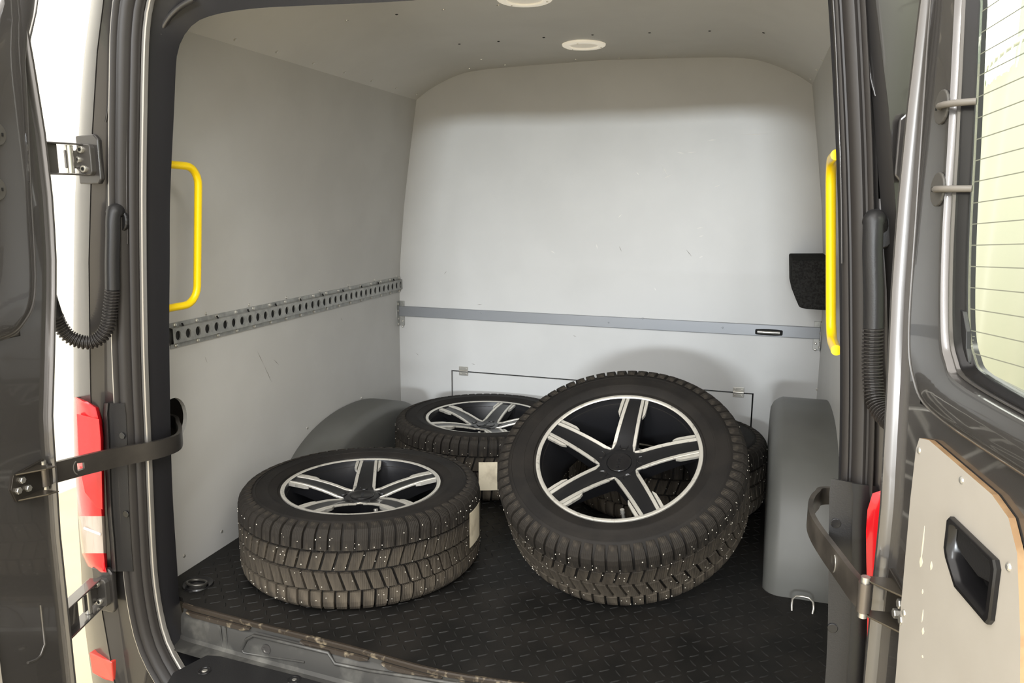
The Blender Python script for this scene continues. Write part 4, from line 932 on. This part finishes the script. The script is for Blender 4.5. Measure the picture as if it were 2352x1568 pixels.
        plate = [(-0.014, -hh*0.5), (0.002, -hh*0.95), (0.026, -hh*0.95), (0.031, -hh*0.75), (0.031, hh*0.75), (0.026, hh*0.95), (0.002, hh*0.95), (-0.014, hh*0.5)]
        obj('hinge_plate', MB().prism([(u*sx, v) for u, v in plate], lambda u, v, w: B0+Vector((u, -w, v))-L, -0.010, 0.008), M('hinge_plate_paint', (0.10, 0.094, 0.088), 0.35, 0.5), hg, bevel=0.002)
        obj('hinge_pocket', MB().prism([(-0.020, -hh*1.5), (0.034, -hh*1.5), (0.042, -hh*1.2), (0.042, hh*1.25), (0.030, hh*1.6), (-0.020, hh*1.5)], lambda u, v, w: B0+Vector((u*sx, -w, v))-L, -0.016, -0.004), paint, hg, bevel=0.003)
        for u, v in ((0.008, hh*0.62), (-0.003, 0.0), (0.012, -hh*0.58)):
            c = B0+Vector((u*sx, -0.008, v))-L
            obj('socket_bolt', MB().disc(c, (0, -1, 0), 0.0078, 0.006, 16), steel, hg, smooth=40)
            obj('bolt_socket', MB().disc(c+Vector((0, -0.006, 0)), (0, -1, 0), 0.0042, 0.0006, 6), dark_m, hg)
    return root
door('open grey rear door at the right with cream plywood panel and heated window', (0.178, 1.245), 100, True)
door('open grey rear door at the far left, seen almost edge-on', (-1.412, 1.24), 82, False)

# ------------------------------------------------------------------ workshop around the van
mb = MB().prism([(-9, -9), (9, -9), (9, 12), (-9, 12)], lambda u, v, d: Vector((u, v, d)), -0.80, -0.70)
struct(obj('ground', mb, ground_m), 'beige coated workshop floor')
mb = MB(); mb.box((-3.93, 3.0, 1.15), (0.06, 13.0, 3.7)); struct(obj('wall_workshop_left', mb, white_w), 'white workshop wall beyond the left door')
mb = MB().box((-3.885, 3.0, -0.655), (0.03, 13.0, 0.09)); struct(obj('baseboard_workshop', mb, white_w))
gw = MB()
x0 = 2.6
wall_g = struct(obj('wall_workshop_right', MB().box((x0+0.05, 5.0, 1.4), (0.06, 12.0, 4.2)), green_w), 'pale green panelled wall seen through the right door window')
for zi in range(7):
    for yi in range(6):
        gx = MB().box((x0+0.005, 1.0+yi*1.5, -0.4+zi*0.62), (0.03, 1.485, 0.605)); obj('panel', gx, green_w, wall_g, bevel=0.004)
        for dy in (-0.6, 0.1): obj('screw', MB().disc((x0-0.010, 1.0+yi*1.5+dy, -0.4+zi*0.62+0.28), (-1, 0, 0), 0.02, 0.012, 8), dark_m, wall_g)
cur = thing('strip_curtain', 'cream wash-bay curtain on hooks seen through the right door window', 'curtain', (1.3, 5.0, -0.65)); L = Vector(cur.location)
path = catmull([Vector((1.75, 2.6, 0)), Vector((1.52, 3.6, 0)), Vector((1.36, 4.5, 0)), Vector((1.30, 5.3, 0)), Vector((1.32, 6.0, 0)), Vector((1.42, 6.8, 0)), Vector((1.65, 7.6, 0))], 40)
path = resample(path, 260); rings = []
for z in (-0.60, 0.3, 1.1, 1.80):
    ring = []
    for i, p in enumerate(path):
        w = 0.012*math.sin(i*0.21)+0.008*math.sin(i*0.113+1); ring.append(Vector((p.x+w*(1.0 if z > 0 else 1.2), p.y, z))-L)
    rings.append(ring)
cl = obj('cloth', MB().loft(rings, closed=False), curtain_m, cur, smooth=60)
obj('rail', MB().tube([p+Vector((0, 0, 1.93))-L for p in path[::6]], 0.018, 10), rail_white, cur, smooth=60)
for i in range(4, 256, 8):
    p = path[i]; q = p+Vector((0.02, 0, 0))
    obj('hook', MB().tube([p+Vector((-0.01, -0.012, 1.95))-L, p+Vector((-0.02, 0, 1.88))-L, p+Vector((-0.02, 0.014, 1.77))-L], 0.005, 6), rail_white, cur)
mb = MB().box((1.3, 5.0, 1.93), (0.02, 0.02, 0.02))
